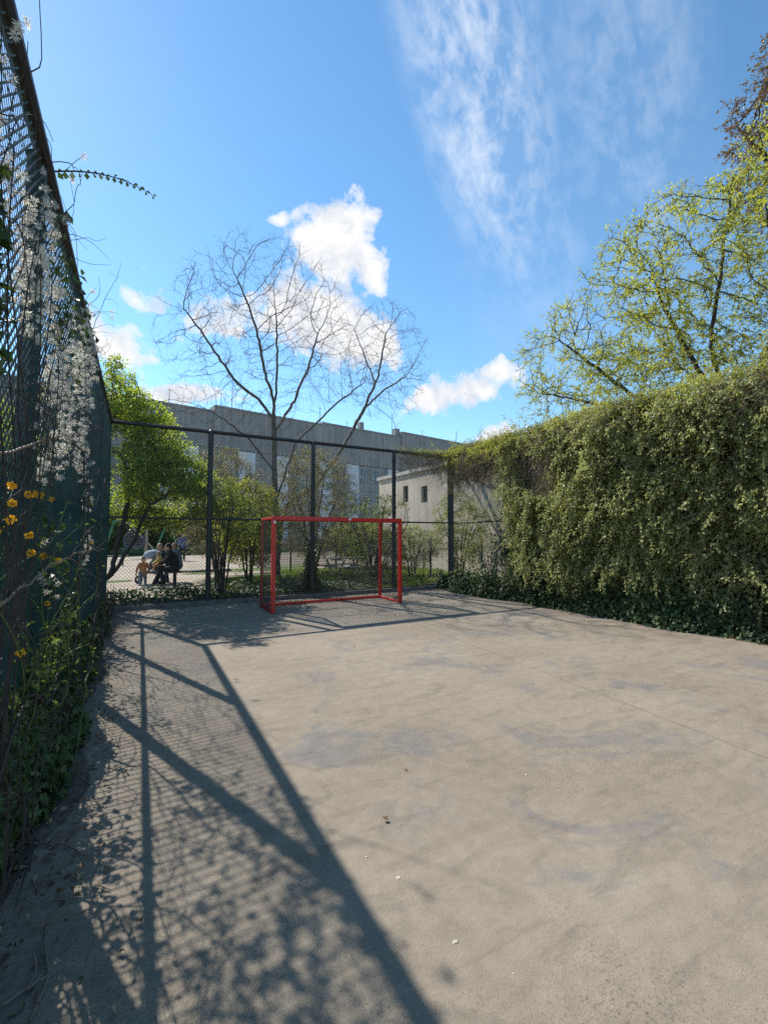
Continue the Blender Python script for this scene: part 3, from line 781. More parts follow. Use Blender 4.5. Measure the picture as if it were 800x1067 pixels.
# glossy ivy carpeting the foot of the hedge
k = 15000; y = rng.uniform(-3, 11, k); z = np.abs(rng.normal(size=k)) * .36 + .02; n_ = SN(33, 3, 1.6)
x = 8.24 - .2 * np.exp(-z * 2) - np.clip(.17 * n_(np.stack([y, z, z], -1)), -.15, .22) - rng.uniform(0, .14, k); ok = (z < 1.3) & (z < 1.0 + .4 * n_(np.stack([y, y, y], -1)))
P = np.stack([x, y, z], -1)[ok]; k = 160
st = walk(np.stack([rng.uniform(8.05, 8.3, k), rng.uniform(-2, 11, k), rng.uniform(.02, .2, k)], -1), rng.normal(size=(k, 3)) + np.array([-.2, 0, 1]), 9, .07, .2)
ivy_patch('ivy', 'dark glossy ivy carpeting the foot of the climbing hedge', P, np.array([-1, .3, .55]) + rng.normal(size=P.shape) * .55, rng.uniform(.05, .085, len(P)), 'ivy', st, origin=(8.2, 4, 0))
# grey-green ivy column near the corner
k = 9500; y = 7.75 + rng.normal(size=k) * .36; z = rng.uniform(.1, 3.75, k); w_ = SN(41, 3, 1.4)(np.stack([y, z, z], -1))
P = np.stack([8.26 - .12 * w_ - rng.uniform(-.12, .12, k), y + .15 * np.sin(z * 1.6), z], -1)[w_ > -.9]
k = 70; st = walk(np.stack([np.full(k, 8.35), 7.75 + rng.normal(size=k) * .3, np.full(k, .05)], -1), rng.normal(size=(k, 3)) * .15 + np.array([0, 0, 1]), 40, .085, .1, (0, 0, .06))
st[:, :, 0] = np.clip(st[:, :, 0], 8.25, 8.42)
ivy_patch('ivy', 'column of grey green ivy climbing the fence near the far right corner', P, np.array([-1, .1, .3]) + rng.normal(size=P.shape) * .6, rng.uniform(.05, .085, len(P)), 'ivy_grey', st, origin=(8.3, 7.75, 0))

# ------------------------------------------------------------------ trees and shrubs
def ell(*e): return np.concatenate([ellipsoid_points(c, r, n, s) for c, r, n, s in e])

# bare tree behind the goal
at = ell(((4.3, 17, 9.8), (3.7, 2.6, 3.6), 1700, .2), ((2.2, 17, 8.9), (2.2, 1.6, 2.6), 480, .2), ((7.4, 17, 8.6), (2.1, 1.6, 1.8), 380, .2), ((3.2, 17, 6.0), (3.6, 1.8, 1.1), 320, .3))
plant('bare_tree', 'tall leafless tree with a spreading crown standing against the clouds behind the goal', 'tree',
      [(None, [(4.72, 17, -.1), (4.66, 17, 1.4), (4.57, 17, 3.02), (4.5, 17, 4.8), (4.45, 17, 6.4), (4.6, 17.1, 8.2), (4.56, 17.2, 10.4)]),
       (0, [(4.45, 17, 6.4), (4.1, 16.8, 7.6), (3.7, 16.7, 9.4), (3.0, 16.6, 11.0)]),
       (0, [(4.46, 17, 6.1), (3.88, 17.1, 6.9), (2.98, 17.3, 7.6), (2.04, 17.4, 8.9), (1.2, 17.5, 10.0)]),
       (0, [(4.68, 17, 3.2), (5.3, 16.9, 5.3), (6.87, 16.8, 6.94), (8.3, 16.8, 8.2)]),
       (0, [(4.5, 17, 5.6), (5.4, 17.3, 7.1), (6.0, 17.4, 8.6), (6.5, 17.5, 10.4)]),
       (0, [(4.6, 17, 4.0), (3.4, 16.5, 5.2), (2.2, 16.3, 5.9)])],
      at, .2, 2.2, .3, .0045, .125, None, 'bark', jit=.1, trop=(0, 0, .1), thick=.02, sprout=(2, .55, 0), droop=.0)
at = ell(((10.7, 19, 10.4), (2.5, 1.8, 3.3), 900, .2))
plant('bare_tree', 'slender leaning leafless tree right of the taller bare tree', 'tree',
      [(None, [(5.2, 19, -.1), (5.4, 19, 2.2), (5.67, 19, 2.99), (7, 19, 3.92), (8.17, 19, 5.58), (9.4, 19, 7.78), (10.2, 19, 9.56), (10.6, 19, 11.8)]),
       (0, [(9.4, 19, 7.78), (10.8, 19.2, 9.1), (12.0, 19.3, 10)]), (0, [(10.0, 19, 9.2), (9.2, 18.8, 10.6), (8.7, 18.7, 11.4)])],
      at, .2, 2.2, .3, .0045, .085, None, 'bark', jit=.1, trop=(0, 0, .1), thick=.02, sprout=(2, .55, 0), droop=.0)
# fresh green tree at the left
lr = np.random.default_rng(4); lobes = []
for cx_, cz_, rx_, rz_, n_l in ((-1.0, 3.5, 1.9, 1.9, 36), (.7, 2.9, 1.1, 1.4, 24), (-.2, 4.3, 1.1, 1.0, 16), (-.5, 5.0, 1.0, .8, 11), (-3.1, 3.6, 1.4, 1.7, 9)):
    for _ in range(n_l):
        d_ = nrm(lr.normal(size=3)) * lr.uniform(.5, 1.0)
        lobes.append(((cx_ + d_[0] * rx_, 13.2 + d_[1] * 1.3, cz_ + d_[2] * rz_), (lr.uniform(.28, .55), lr.uniform(.3, .5), lr.uniform(.22, .42)), 50, .4))
at = ell(*lobes)
plant('leafy_tree', 'bushy tree in bright fresh green leaf beyond the far left corner', 'tree',
      [(None, [(-1.4, 12.6, -.1), (-.95, 12.6, .35), (-.5, 12.6, .75), (-.1, 12.7, 1.5), (.2, 12.9, 2.4)]),
       (0, [(-1.2, 12.6, .2), (-1.3, 12.9, 1.6), (-1.1, 13.1, 3.2), (-.8, 13.1, 4.4)]), (0, [(-1.3, 12.7, .8), (-2.2, 13.3, 2.2), (-2.9, 13.5, 3.4)]), (0, [(-.6, 12.6, .7), (-.3, 13, 2.4), (-.4, 13, 3.6)])],
      at, .13, 1.4, .17, .006, .11, ('fresh', 4, .075, .06, .02, 1.2), 'bark_dark', thick=.02, sprout=(4, .28, 7))
# elm-like tree over the hedge
at = ell(((11, 7.6, 6.5), (2.0, 2.6, 1.9), 900, .5), ((11, 5.2, 7.4), (2.4, 3.2, 2.0), 1150, .5), ((11, 1.9, 7.6), (2.6, 2.6, 2.9), 700, .5), ((10.6, 4.6, 5.2), (1.4, 4.6, .9), 500, .3))
plant('leafy_tree', 'tree in small yellow green spring leaf spreading above the climbing hedge', 'tree',
      [(None, [(11.2, 3.9, -.1), (11.1, 4.1, 1.8), (11, 4.4, 3.3), (11, 4.78, 5.24), (11, 4.87, 6.19), (11, 4.58, 7.68), (11, 4.48, 8.5)]),
       (0, [(11, 4.45, 3.4), (10.9, 4.97, 5.02), (10.8, 5.72, 6.97), (10.7, 5.95, 8.0)]),
       (0, [(11, 4.4, 3.2), (10.9, 5.74, 4.52), (10.8, 6.53, 5.11), (10.6, 7.3, 6.0), (10.4, 8.4, 7.2)]),
       (0, [(11, 4.3, 3.0), (10.7, 7.18, 5.0), (10.6, 9.2, 5.9)]),
       (0, [(11, 4.3, 3.0), (11, 4.0, 5.04), (11.1, 3.4, 6.6), (11.3, 2.6, 8.4)]), (0, [(11, 4.2, 2.8), (11.2, 2.6, 4.6), (11.4, 1.2, 6.4)])],
      at, .17, 1.6, .22, .005, .12, ('elm', 4, .055, .02, .022, .8), 'bark_dark', jit=.15, trop=(0, 0, 0), thick=.022, sprout=(3, .42, 9), droop=-.06)
# copper-leaved tree at the upper right
at = ell(((13.4, 3.6, 11.0), (2.2, 1.9, 2.5), 650, .5))
plant('copper_tree', 'tall tree in coppery young leaf rising at the right edge above the green tree', 'tree',
      [(None, [(15, 1.2, -.1), (14.8, 1.6, 3), (14.4, 2.2, 6.5), (13.8, 3.0, 9.2), (13.4, 3.6, 11.5)]), (0, [(14.0, 2.7, 8.4), (13.2, 4.2, 10.2), (13, 5.0, 12)])],
      at, .2, 2.0, .27, .006, .17, ('redleaf', 3, .075, .03, .03, .9), 'bark_dark', jit=.15, thick=.022, sprout=(3, .4, 7))
# shrubs beyond the back fence
def fan(c, n, h, spread, lean=(0, 0)):
    out = []
    for i in range(n):
        a = 6.28 * i / n + random.uniform(-.3, .3); s = spread * random.uniform(.4, 1)
        b = (c[0] + .08 * math.cos(a), c[1] + .08 * math.sin(a), -.05); hh = h * random.uniform(.7, 1)
        out.append((None, [b, (c[0] + .4 * s * math.cos(a), c[1] + .4 * s * math.sin(a), hh * .5), (c[0] + s * math.cos(a) + lean[0], c[1] + s * math.sin(a) + lean[1], hh)]))
    return out
def shrub(label, c, h, r, n, leaf, stems=7, name='shrub', bark='bark_dark', z0=.35, flat=.8, sprout=(4, .24, 7)):
    at = ell(((c[0], c[1], z0 + (h - z0) * .55), (r, r * flat, (h - z0) * .5), n, .5))
    return plant(name, label, 'shrub', fan(c, stems, h * .8, r * .7), at, .12, 1.1, .16, .004, .03, leaf, bark, trunk='stems', crown='foliage', thick=.012, one=True, sprout=sprout)
shrub('many stemmed green shrub standing against the second fence post left of the goal', (1.85, 12.0), 3.0, .85, 330, ('bushleaf', 3, .062, .06, .012, 1.0), 11)
shrub('yellow green shrub in young leaf behind the left end of the goal', (3.0, 14.2), 3.3, 1.0, 520, ('yellowleaf', 4, .07, .07, .012, 1.0), 9)
shrub('broad dark green shrub behind the right end of the goal', (6.7, 12.7), 3.1, 1.45, 700, ('bushleaf', 4, .07, .07, .012, 1.0), 10)
shrub('pale green bush in front of the beige wall by the right corner', (9.3, 14.6), 1.9, 1.3, 420, ('vine', 4, .06, .08, .012, 1.0), 9, flat=.6)
shrub('tall loose shrub against the beige wall right of the corner post', (10.4, 13.0), 3.2, 1.2, 420, ('vine', 4, .055, .06, .012, 1.0), 9, flat=.7)
shrub('low green bush inside the right corner beside the beige wall', (10.2, 11.2), 1.5, .9, 300, ('vine', 4, .055, .06, .012, 1.0), 8)
shrub('tall twiggy bush under the bare trees behind the goal', (6.4, 17.8), 5.2, 2.1, 700, ('budleaf', 2, .06, .05, .014, 1.2), 12, sprout=(4, .4, 5))
shrub('thinly leaved shrub between the bare trees and the green tree', (2.7, 18.2), 5.0, 1.9, 620, ('budleaf', 2, .06, .05, .014, 1.2), 12, sprout=(4, .4, 5))
shrub('dark bush far behind the swing', (-3.2, 44), 3.4, 3.2, 420, ('bushleaf', 6, .2, .2, .012, .5), 9, sprout=(6, .7, 9))
shrub('rounded olive bush far behind the seated people', (2.6, 45), 3.6, 3.6, 460, ('bushleaf', 6, .2, .2, .012, .5), 9, sprout=(6, .7, 9))
shrub('light green bush far along the path', (8.6, 46), 3.2, 3.4, 420, ('vine', 6, .2, .2, .012, .5), 9, sprout=(6, .7, 9))
shrub('green bush behind the picnic table', (9.4, 19.6), 2.2, 1.9, 480, ('vine', 5, .09, .1, .012, .8), 9)
shrub('dark shrub crowding the outside of the left fence', (-1.75, 6.9), 2.2, .9, 300, ('ivy', 4, .075, .08, .012, 1.0), 9)
shrub('dark leafy shrub outside the left fence nearest the camera', (-1.6, 4.1), 2.0, .95, 420, ('ivy', 5, .075, .08, .012, 1.0), 9)
shrub('leafless grey shrub outside the left fence beside the far corner', (-1.8, 9.4), 3.2, .9, 300, ('bushleaf', 2, .07, .07, .012, 1.0), 9)

# ivy on the post behind the goal and ground ivy
k = 2400; z = np.abs(rng.normal(size=k)) * .55 + .02; a = rng.uniform(0, 6.28, k); rr = .07 + .22 * np.exp(-z * 2.2) + .05 * rng.normal(size=k)
P = np.stack([3.95 + rr * np.cos(a), 11.14 + np.abs(rr * np.sin(a)), z], -1)[z < 1.7]
ivy_patch('ivy', 'dark ivy wrapped round the fence post behind the middle of the goal', P, rng.normal(size=P.shape) + np.array([0, -.7, .3]), rng.uniform(.05, .09, len(P)), 'ivy', origin=(3.95, 11.15, 0))
k = 9000; x = rng.uniform(-1.2, 8.4, k); y = 11.12 + rng.uniform(0, 1, k) ** 1.4 * 1.7; hh = SN(50, 3, 1.1)(np.stack([x, y, y], -1))
z = .04 + np.clip(.14 + .1 * hh, .0, .45) * rng.uniform(.2, 1, k) * np.where(x > 6.4, .6, 1)
P = np.stack([x, y, z], -1)[hh > -.9]
m = MB(); leaf_quads(m, P, rng.normal(size=P.shape) * .5 + np.array([0, -.3, .9]), rng.uniform(.05, .09, len(P)), .9, lobed=True)
struct(m.build('ground_ivy', M['ivy']), 'stuff')
# grass
m = MB(); k = 34000; x = rng.uniform(2.2, 11.8, k); y = 11.3 + rng.uniform(0, 1, k) ** 1.3 * 8.3
kx = int(k * .35); x[:kx] = rng.uniform(6.2, 9.6, kx); y[:kx] = rng.uniform(11.15, 12.6, kx)
ok = SN(60, 3, .8)(np.stack([x, y, y], -1)) > -.7; ok &= ~((x < 5.2) & (y > 17) ); P = np.stack([x, y, np.zeros(k) - .01], -1)[ok]; k = len(P)
up = np.stack([rng.normal(size=k) * .35, rng.normal(size=k) * .35, np.ones(k)], -1)
leaf_quads(m, P, rng.normal(size=(k, 3)) * np.array([1, 1, .1]), rng.uniform(.06, .2, k), .16, .0, axis=up)
struct(m.build('grass', M['grass']), 'stuff')

# ------------------------------------------------------------------ left fence climbers
def clematis():
    root = thing('clematis', 'wild clematis with white fluffy seed heads sprawling up the left fence', 'climber', (-.6, 5, 0))
    m = MB()
    k = 300; y = rng.uniform(1.5, 8.4, k); z = rng.uniform(.5, 3.9, k)
    s = np.stack([np.full(k, -.6), y, z], -1)
    w = walk(s, np.stack([rng.normal(size=k) * .05, rng.normal(size=k), rng.normal(size=k) * .8 + .25], -1), 22, .06, .16)
    w[:, :, 0] = -.6 + .6 * (w[:, :, 0] + .6); w[:, :, 0] = np.clip(w[:, :, 0], -.72, -.42); w[:, :, 2] = np.clip(w[:, :, 2], .1, 4.12)
    m.tubes(w, np.linspace(.0034, .0015, 22)[None].repeat(k, 0), 4)
    # a few shoots waving above the top rail
    k = 20; s = np.stack([np.full(k, -.62), rng.uniform(3.7, 9.5, k), np.full(k, 4.05)], -1)
    w2 = walk(s, np.stack([rng.normal(size=k) * .6 + .2, rng.normal(size=k) * .6, np.ones(k) * .6], -1), 16, .025, .1, (.02, 0, -.04))
    m.tubes(w2, np.linspace(.003, .001, 16)[None].repeat(k, 0), 4)
    # old woody stems
    k = 12; s = np.stack([np.full(k, -.55), rng.uniform(2.5, 8, k), np.full(k, .03)], -1)
    w3 = walk(s, np.stack([np.zeros(k), rng.normal(size=k) * .5, np.ones(k)], -1), 40, .09, .1, (0, 0, .04)); w3[:, :, 0] = np.clip(w3[:, :, 0], -.6, -.48); w3[:, :, 2] = np.clip(w3[:, :, 2], 0, 4.0)
    m.tubes(w3, np.linspace(.012, .005, 40)[None].repeat(k, 0), 5)
    m.build('stems', M['bark_dark'], root, True)
    # seed heads: tufts of fine pale plumes, in drifts
    c1 = []
    for cy, cz, sy, sz, n in ((2.75, 3.45, .35, .4, 70), (3.6, 3.55, .5, .3, 100), (4.8, 3.35, .6, .35, 150), (5.6, 3.7, .4, .2, 80), (6.2, 3.1, .4, .4, 40), (4.2, 2.5, .7, .35, 130),
                              (5.2, 2.35, .6, .3, 70), (3.2, 2.15, .4, .3, 90), (3.9, 1.9, .6, .25, 60), (5.6, 1.7, .7, .25, 40)):
        c1.append(np.stack([-.56 + rng.normal(size=n) * .035, cy + rng.normal(size=n) * sy, np.clip(cz + rng.normal(size=n) * sz, .5, 3.9)], -1))
    c1.append(np.stack([np.full(150, -.56), rng.uniform(2.3, 6.6, 150), rng.uniform(1.1, 3.9, 150)], -1)); c1 = np.concatenate(c1); c1 = np.concatenate([c1, w2[::3, 12, :]])
    c1 = c1[SN(77, 3, 2.4)(c1) + rng.normal(size=len(c1)) * .25 > .15]; c1 = np.concatenate([c1, c1 + rng.normal(size=c1.shape) * np.array([.02, .06, .06])]); per = 52; P = np.repeat(c1, per, 0); d = nrm(rng.normal(size=P.shape))
    m = MB(); leaf_quads(m, P + d * .004, np.cross(d, rng.normal(size=P.shape)), rng.uniform(.01, .03, len(P)), .2, .0, axis=d)
    m.build('seed_heads', M['fluff'], root)
    # sparse dark leaves
    m = MB(); k = 3400; y = rng.uniform(1.5, 8.3, k); z = rng.uniform(.9, 3.95, k); P = np.stack([-.58 + rng.normal(size=k) * .05, y, z], -1)
    q = SN(71, 3, 1.5)(P); P = P[(q > .75) & (P[:, 1] > 3.3 + .4 * rng.uniform(size=len(P)))]
    leaf_quads(m, P, rng.normal(size=P.shape) * .7 + np.array([.7, 0, .2]), rng.uniform(.04, .08, len(P)), .75, axis=rng.normal(size=P.shape) * .5 + np.array([0, 0, -1]))
    m.build('foliage', M['ivy'], root)
clematis()
# ivy at the foot of the left fence
k = 17000; y = rng.uniform(1.2, 10.8, k); n_ = SN(81, 3, 1.3); top = np.clip(.98 - .12 * (y - 2.5) + .2 * n_(np.stack([y, y, y], -1)), .18, 1.4)
z = top * rng.uniform(0, 1, k) ** 1.25; b_ = (.022 + .03 * np.clip((y - 2.6) / .8, 0, 1) + .05 * np.clip((y - 3.0) / 1.5, 0, 1) * np.clip(1 - (y - 4) / 6, .2, 1)) * (1 + .6 * n_(np.stack([y * 2, z * 3, z], -1))) * (1.15 - z / top * .8)
x = -.56 + np.clip(b_, 0, .3) * rng.uniform(.3, 1, k); P = np.stack([x, y, z + .01], -1)
k = 220; st = walk(np.stack([rng.uniform(-.55, -.4, k), rng.uniform(1.5, 10.5, k), rng.uniform(.02, .3, k)], -1), rng.normal(size=(k, 3)) * np.array([.3, .8, 1]) + np.array([0, 0, .6]), 12, .055, .22)
st[:, :, 0] = np.clip(st[:, :, 0], -.6, -.42)
ivy_patch('ivy', 'thick dark ivy heaped along the foot of the left fence', P, np.array([.9, -.1, .6]) + rng.normal(size=P.shape) * .6, rng.uniform(.04, .075, len(P)), 'ivy', st, origin=(-.5, 5, 0))
# dark ivy pillar at the left edge of view
k = 1500; z = rng.uniform(2.0, 3.1, k); y = 2.1 + rng.normal(size=k) * .1 + .08 * np.sin(z * 3); P = np.stack([-.6 + rng.normal(size=k) * .035, y, z], -1)
k = 24; st = walk(np.stack([np.full(k, -.57), 2.4 + rng.normal(size=k) * .12, np.full(k, .1)], -1), rng.normal(size=(k, 3)) * .15 + np.array([0, 0, 1]), 40, .085, .08, (0, 0, .06)); st[:, :, 0] = np.clip(st[:, :, 0], -.64, -.5)
ivy_patch('ivy', 'dark pillar of ivy high on the left fence at the edge of view', P, np.array([.8, -.3, .2]) + rng.normal(size=P.shape) * .6, rng.uniform(.04, .08, len(P)), 'ivy', st, origin=(-.57, 2.4, 0))

def kerria():
    root = thing('kerria_shrub', 'yellow flowering shrub poking through the left fence', 'shrub', (-.62, 3.2, 0))
    m = MB(); k = 26
    s = np.stack([np.full(k, -.62), rng.uniform(2.4, 4.4, k), rng.uniform(.05, .5, k)], -1)
    w = walk(s, np.stack([rng.normal(size=k) * .12 + .04, rng.normal(size=k) * .35, np.ones(k)], -1), 22, .075, .1, (.004, 0, .02)); w[:, :, 0] = np.clip(w[:, :, 0], -.7, -.33)
    w[:, :, 2] = np.minimum(w[:, :, 2], 2.0)
    m.tubes(w, np.linspace(.006, .0025, 22)[None].repeat(k, 0), 5); m.build('stems', simple('kerria_stem', [(.06, .1, .025), (.1, .13, .04)], 8), root, True)
    # the flowers
    fl = [(-.5, 2.95, 1.86), (-.49, 3.28, 1.84), (-.5, 3.5, 1.86), (-.5, 3.7, 1.87), (-.48, 2.85, 1.68), (-.47, 2.8, 1.76), (-.46, 3.15, 1.6), (-.46, 3.2, 1.5), (-.44, 3.45, 1.47),
          (-.45, 5.6, 1.52), (-.45, 3.0, .98), (-.47, 3.9, 1.12), (-.5, 2.7, 1.62), (-.42, 3.85, 1.42), (-.47, 3.9, 1.86)]
    for i, c in enumerate(fl):
        c = (c[0], c[1] * .84 if c[1] < 5 else c[1], c[2] if c[1] > 5 else 1.6 + (c[2] - 1.6) * .84); n = 46; d = nrm(rng.normal(size=(n, 3)) + np.array([.3, -.3, .1])); P = np.array(c) + d * .006
        f = MB(); leaf_quads(f, P, np.cross(d, rng.normal(size=d.shape)) * .6 + d * .3, rng.uniform(.01, .018, n) * (1.1 if i not in (9, 11, 14) else .8), .6, .2, axis=d); f.build('flower', M['kerria'], root)
    k = 220; i = rng.integers(0, 26, k); j = rng.integers(6, 22, k); P = w[i, j] + rng.normal(size=(k, 3)) * .04
    P = np.concatenate([P, np.array([-.46, 3.25, .85]) + rng.normal(size=(130, 3)) * np.array([.04, .3, .12])])
    f = MB(); leaf_quads(f, P, rng.normal(size=P.shape) * .7 + np.array([.4, 0, .7]), rng.uniform(.03, .055, len(P)), .5, axis=rng.normal(size=P.shape) * .6 + np.array([.3, 0, -.4])); f.build('foliage', M['bushleaf'], root)
kerria()
# the single drooping shoot above the rail, with a row of small leaves
def shoot():
    root = thing('climber_shoot', 'single long shoot with a row of small leaves arching out over the top rail', 'shoot', (-.6, 3.6, 4.05))
    t = np.linspace(0, 1, 16); p = np.stack([-.6 + .62 * t, 3.62 - .1 * t, 4.08 + .10 * np.sin(t * 2.2) - .08 * t * t], -1)
    m = MB(); m.path(p, np.linspace(.006, .002, 16), 5)
    m.path([p[2], p[2] + V(.06, .0, .1), p[2] + V(.1, .02, .17)], .002, 4)
    m.path([p[9], p[9] + V(.05, .03, .03), p[9] + V(.09, .04, .035)], .0018, 4); m.build('stem', M['bark_dark'], root, True)
    P = []; ax = []
    for i in range(1, 16):
        q = p[i]; P += [q + V(0, 0, -.002), q + V(0, 0, .003)]; ax += [V(.15, random.uniform(-.4, .4), -1), V(.7, random.uniform(-.4, .4), .3)]
    P = np.array(P); sz = np.array([.05 - .0018 * i if k == 0 else .03 for i in range(15) for k in (0, 1)])
    f = MB(); leaf_quads(f, P, rng.normal(size=P.shape) * .4 + np.array([.2, -1, 0]), sz, .85, .15, axis=np.array(ax)); f.build('foliage', M['ivy'], root)
    for q in (p[2] + V(.1, .02, .17), p[3] + V(.0, 0, -.05)):
        n = 34; d = nrm(rng.normal(size=(n, 3))); f = MB(); leaf_quads(f, q + d * .004, np.cross(d, rng.normal(size=d.shape)), .032, .16, 0, axis=d); f.build('seed_head', M['fluff'], root)
shoot()
def twig(label, pts, r, side, mat='twig', name='bare_branch'):
    root = thing(name, label, 'branch', tuple(pts[0]))
    P = np.array(pts, float); t = np.linspace(0, 1, len(P)); tt = np.linspace(0, 1, 18)
    P = np.stack([np.interp(tt, t, P[:, i]) for i in range(3)], -1) + rng.normal(size=(18, 3)) * .006
    m = MB(); m.path(P, np.linspace(r, r * .35, 18), 6); m.build('stem', M[mat], root, True)
    for i, d, L in side:
        s = MB(); q = P[i]; d = np.array(d, float); w = walk(q[None], d[None], 8, L / 8, .14); s.tubes(w, np.linspace(r * .5, r * .18, 8)[None], 5)
        s.build('side_twig', M[mat], root, True)
twig('reddish bare branch reaching along the left fence above the yellow flowers', [(-.52, 2.2, 1.9), (-.47, 2.9, 2.1), (-.45, 3.6, 2.28), (-.5, 4.5, 2.65)], .0075, [(6, (.2, .7, .5), .4), (11, (.3, .6, -.3), .35)], 'twig_red')
twig('pale forked twig sticking out from the left fence below the yellow flowers', [(-.5, 2.35, 1.32), (-.4, 2.8, 1.44), (-.3, 3.2, 1.5), (-.2, 3.5, 1.51)], .006, [(9, (.4, .8, .5), .3), (12, (.5, .8, .12), .3), (8, (.3, .8, -.06), .5), (14, (.2, .5, .5), .14)], 'twig')
twig('thin upright shoot waving above the far end of the left fence', [(-.6, 6.4, 4.05), (-.5, 6.5, 4.5), (-.34, 6.5, 4.95), (-.3, 6.5, 5.15)], .004, [(7, (.6, 0, .2), .3), (11, (-.5, 0, .5), .2)], 'bark_dark')
twig('thin dark cane rising above the far right corner of the court', [(8.3, 10.6, 3.4), (8.35, 10.6, 4.2), (8.38, 10.6, 4.8)], .012, [(12, (-.6, 0, .6), .35), (13, (.6, 0, .6), .35), (9, (-.7, 0, .3), .3), (15, (.3, 0, .8), .2)], 'twig_red')

# ------------------------------------------------------------------ fallen bits on the court
def fallen(label, pts, r, side):
    root = tag(bpy.data.objects.new('fallen_twig', None), label, 'twig'); COL.objects.link(root); root.location = tuple(pts[0])
    P = np.array(pts, float); t = np.linspace(0, 1, len(P)); tt = np.linspace(0, 1, 14)
    P = np.stack([np.interp(tt, t, P[:, i]) for i in range(3)], -1) + rng.normal(size=(14, 3)) * np.array([.004, .004, .002]); P[:, 2] = np.maximum(P[:, 2], r)
    m = MB(); m.path(P, np.linspace(r, r * .4, 14), 6); m.build('stem', M['twig'], root, True)
    for i, d, L in side:
        s = MB(); w = walk(P[i][None], np.array([d], float), 7, L / 7, .15); w[:, :, 2] = np.maximum(w[:, :, 2], r * .5); s.tubes(w, np.linspace(r * .6, r * .25, 7)[None], 5)
        s.build('side_twig', M['twig'], root, True)
fallen('long pale fallen twig at the bottom left corner', [(-.5, 1.95, .012), (-.36, 2.02, .01), (-.25, 2.05, .02)], .006, [(9, (.5, .4, .05), .12), (5, (.3, -.6, .0), .1)])
fallen('thin curved twig fallen across the left edge below the ivy', [(-.27, 1.9, .01), (-.25, 2.08, .012), (-.3, 2.3, .01), (-.28, 2.42, .008)], .004, [(6, (-.6, .3, 0), .12)])
fallen('dark twig lying on the soil beside the ivy', [(-.52, 3.0, .012), (-.3, 2.85, .012), (-.12, 2.62, .01)], .005, [(7, (.4, .3, .05), .15)])
fallen('short stick lying in the fence shadow', [(-.02, 4.9, .008), (.18, 5.05, .008)], .006, [(5, (.2, .5, 0), .1)])
m = MB(); k = 1100; x = -.55 + np.abs(rng.normal(size=k)) * .2; y = 1.2 + 9.6 * rng.uniform(0, 1, k) ** 1.6; P = np.stack([x, y, np.full(k, .012) + rng.uniform(0, .015, k)], -1)
k2 = 1700; Q = np.stack([8.28 - np.abs(rng.normal(size=k2)) * .16, rng.uniform(1, 10.8, k2), np.full(k2, .012)], -1)
k3 = 420; T = np.stack([rng.uniform(-.4, 8, k3), 10.9 - np.abs(rng.normal(size=k3)) * .4, np.full(k3, .01)], -1)
k4 = 14; W = np.stack([rng.uniform(-.2, 7.8, k4), rng.uniform(1, 10, k4), np.full(k4, .008)], -1)
P = np.concatenate([P, Q, T, W]); leaf_quads(m, P, rng.normal(size=P.shape) * .35 + np.array([0, 0, 1]), rng.uniform(.015, .05, len(P)), .6, .15)
k = 500; s = np.stack([-.55 + np.abs(rng.normal(size=k)) * .22, 1 + 9.8 * rng.uniform(0, 1, k) ** 1.6, np.full(k, .008)], -1)
s[:160, 0] = 8.25 - np.abs(rng.normal(size=160)) * .15
w = walk(s, rng.normal(size=(k, 3)) * np.array([1, 1, 0]), 5, .025, .2); w[:, :, 2] = .008 + rng.uniform(0, .01, (k, 1))
struct(m.build('leaf_litter', M['litterleaf']), 'stuff')
m = MB(); m.tubes(w, np.full(w.shape[:2], .0022), 4); struct(m.build('twig_litter', M['twig']), 'stuff')
# pale scraps and pebbles
m = MB()
sp = [(.96, 3.69), (1.03, 2.04), (1.1, 1.85), (1.13, 1.46), (2.3, 2.2), (1.9, 3.6), (.2, 1.6)] + [(random.uniform(.2, 7.5), random.uniform(1, 10)) for _ in range(75)]
for i, (x, y) in enumerate(sp):
    r = random.uniform(.008, .016) if i < 7 else random.uniform(.003, .008); a = random.uniform(0, 3); n = 7
    rr = [r * random.uniform(.7, 1.2) for _ in range(n)]
    top = [(x + .7 * rr[j] * math.cos(a + 6.28 * j / n), y + rr[j] * .55 * math.sin(a + 6.28 * j / n), min(.003, r * .3)) for j in range(n)]
    bot = [(x + rr[j] * math.cos(a + 6.28 * j / n), y + rr[j] * .8 * math.sin(a + 6.28 * j / n), .0) for j in range(n)]
    m.add(bot + top, [[j, (j + 1) % n, (j + 1) % n + n, j + n] for j in range(n)]); m.f.append(np.array([[m.n - n + j for j in range(n)]])); m.mi.append(np.zeros(1))
struct(m.build('pebbles', M['pebble']), 'stuff')

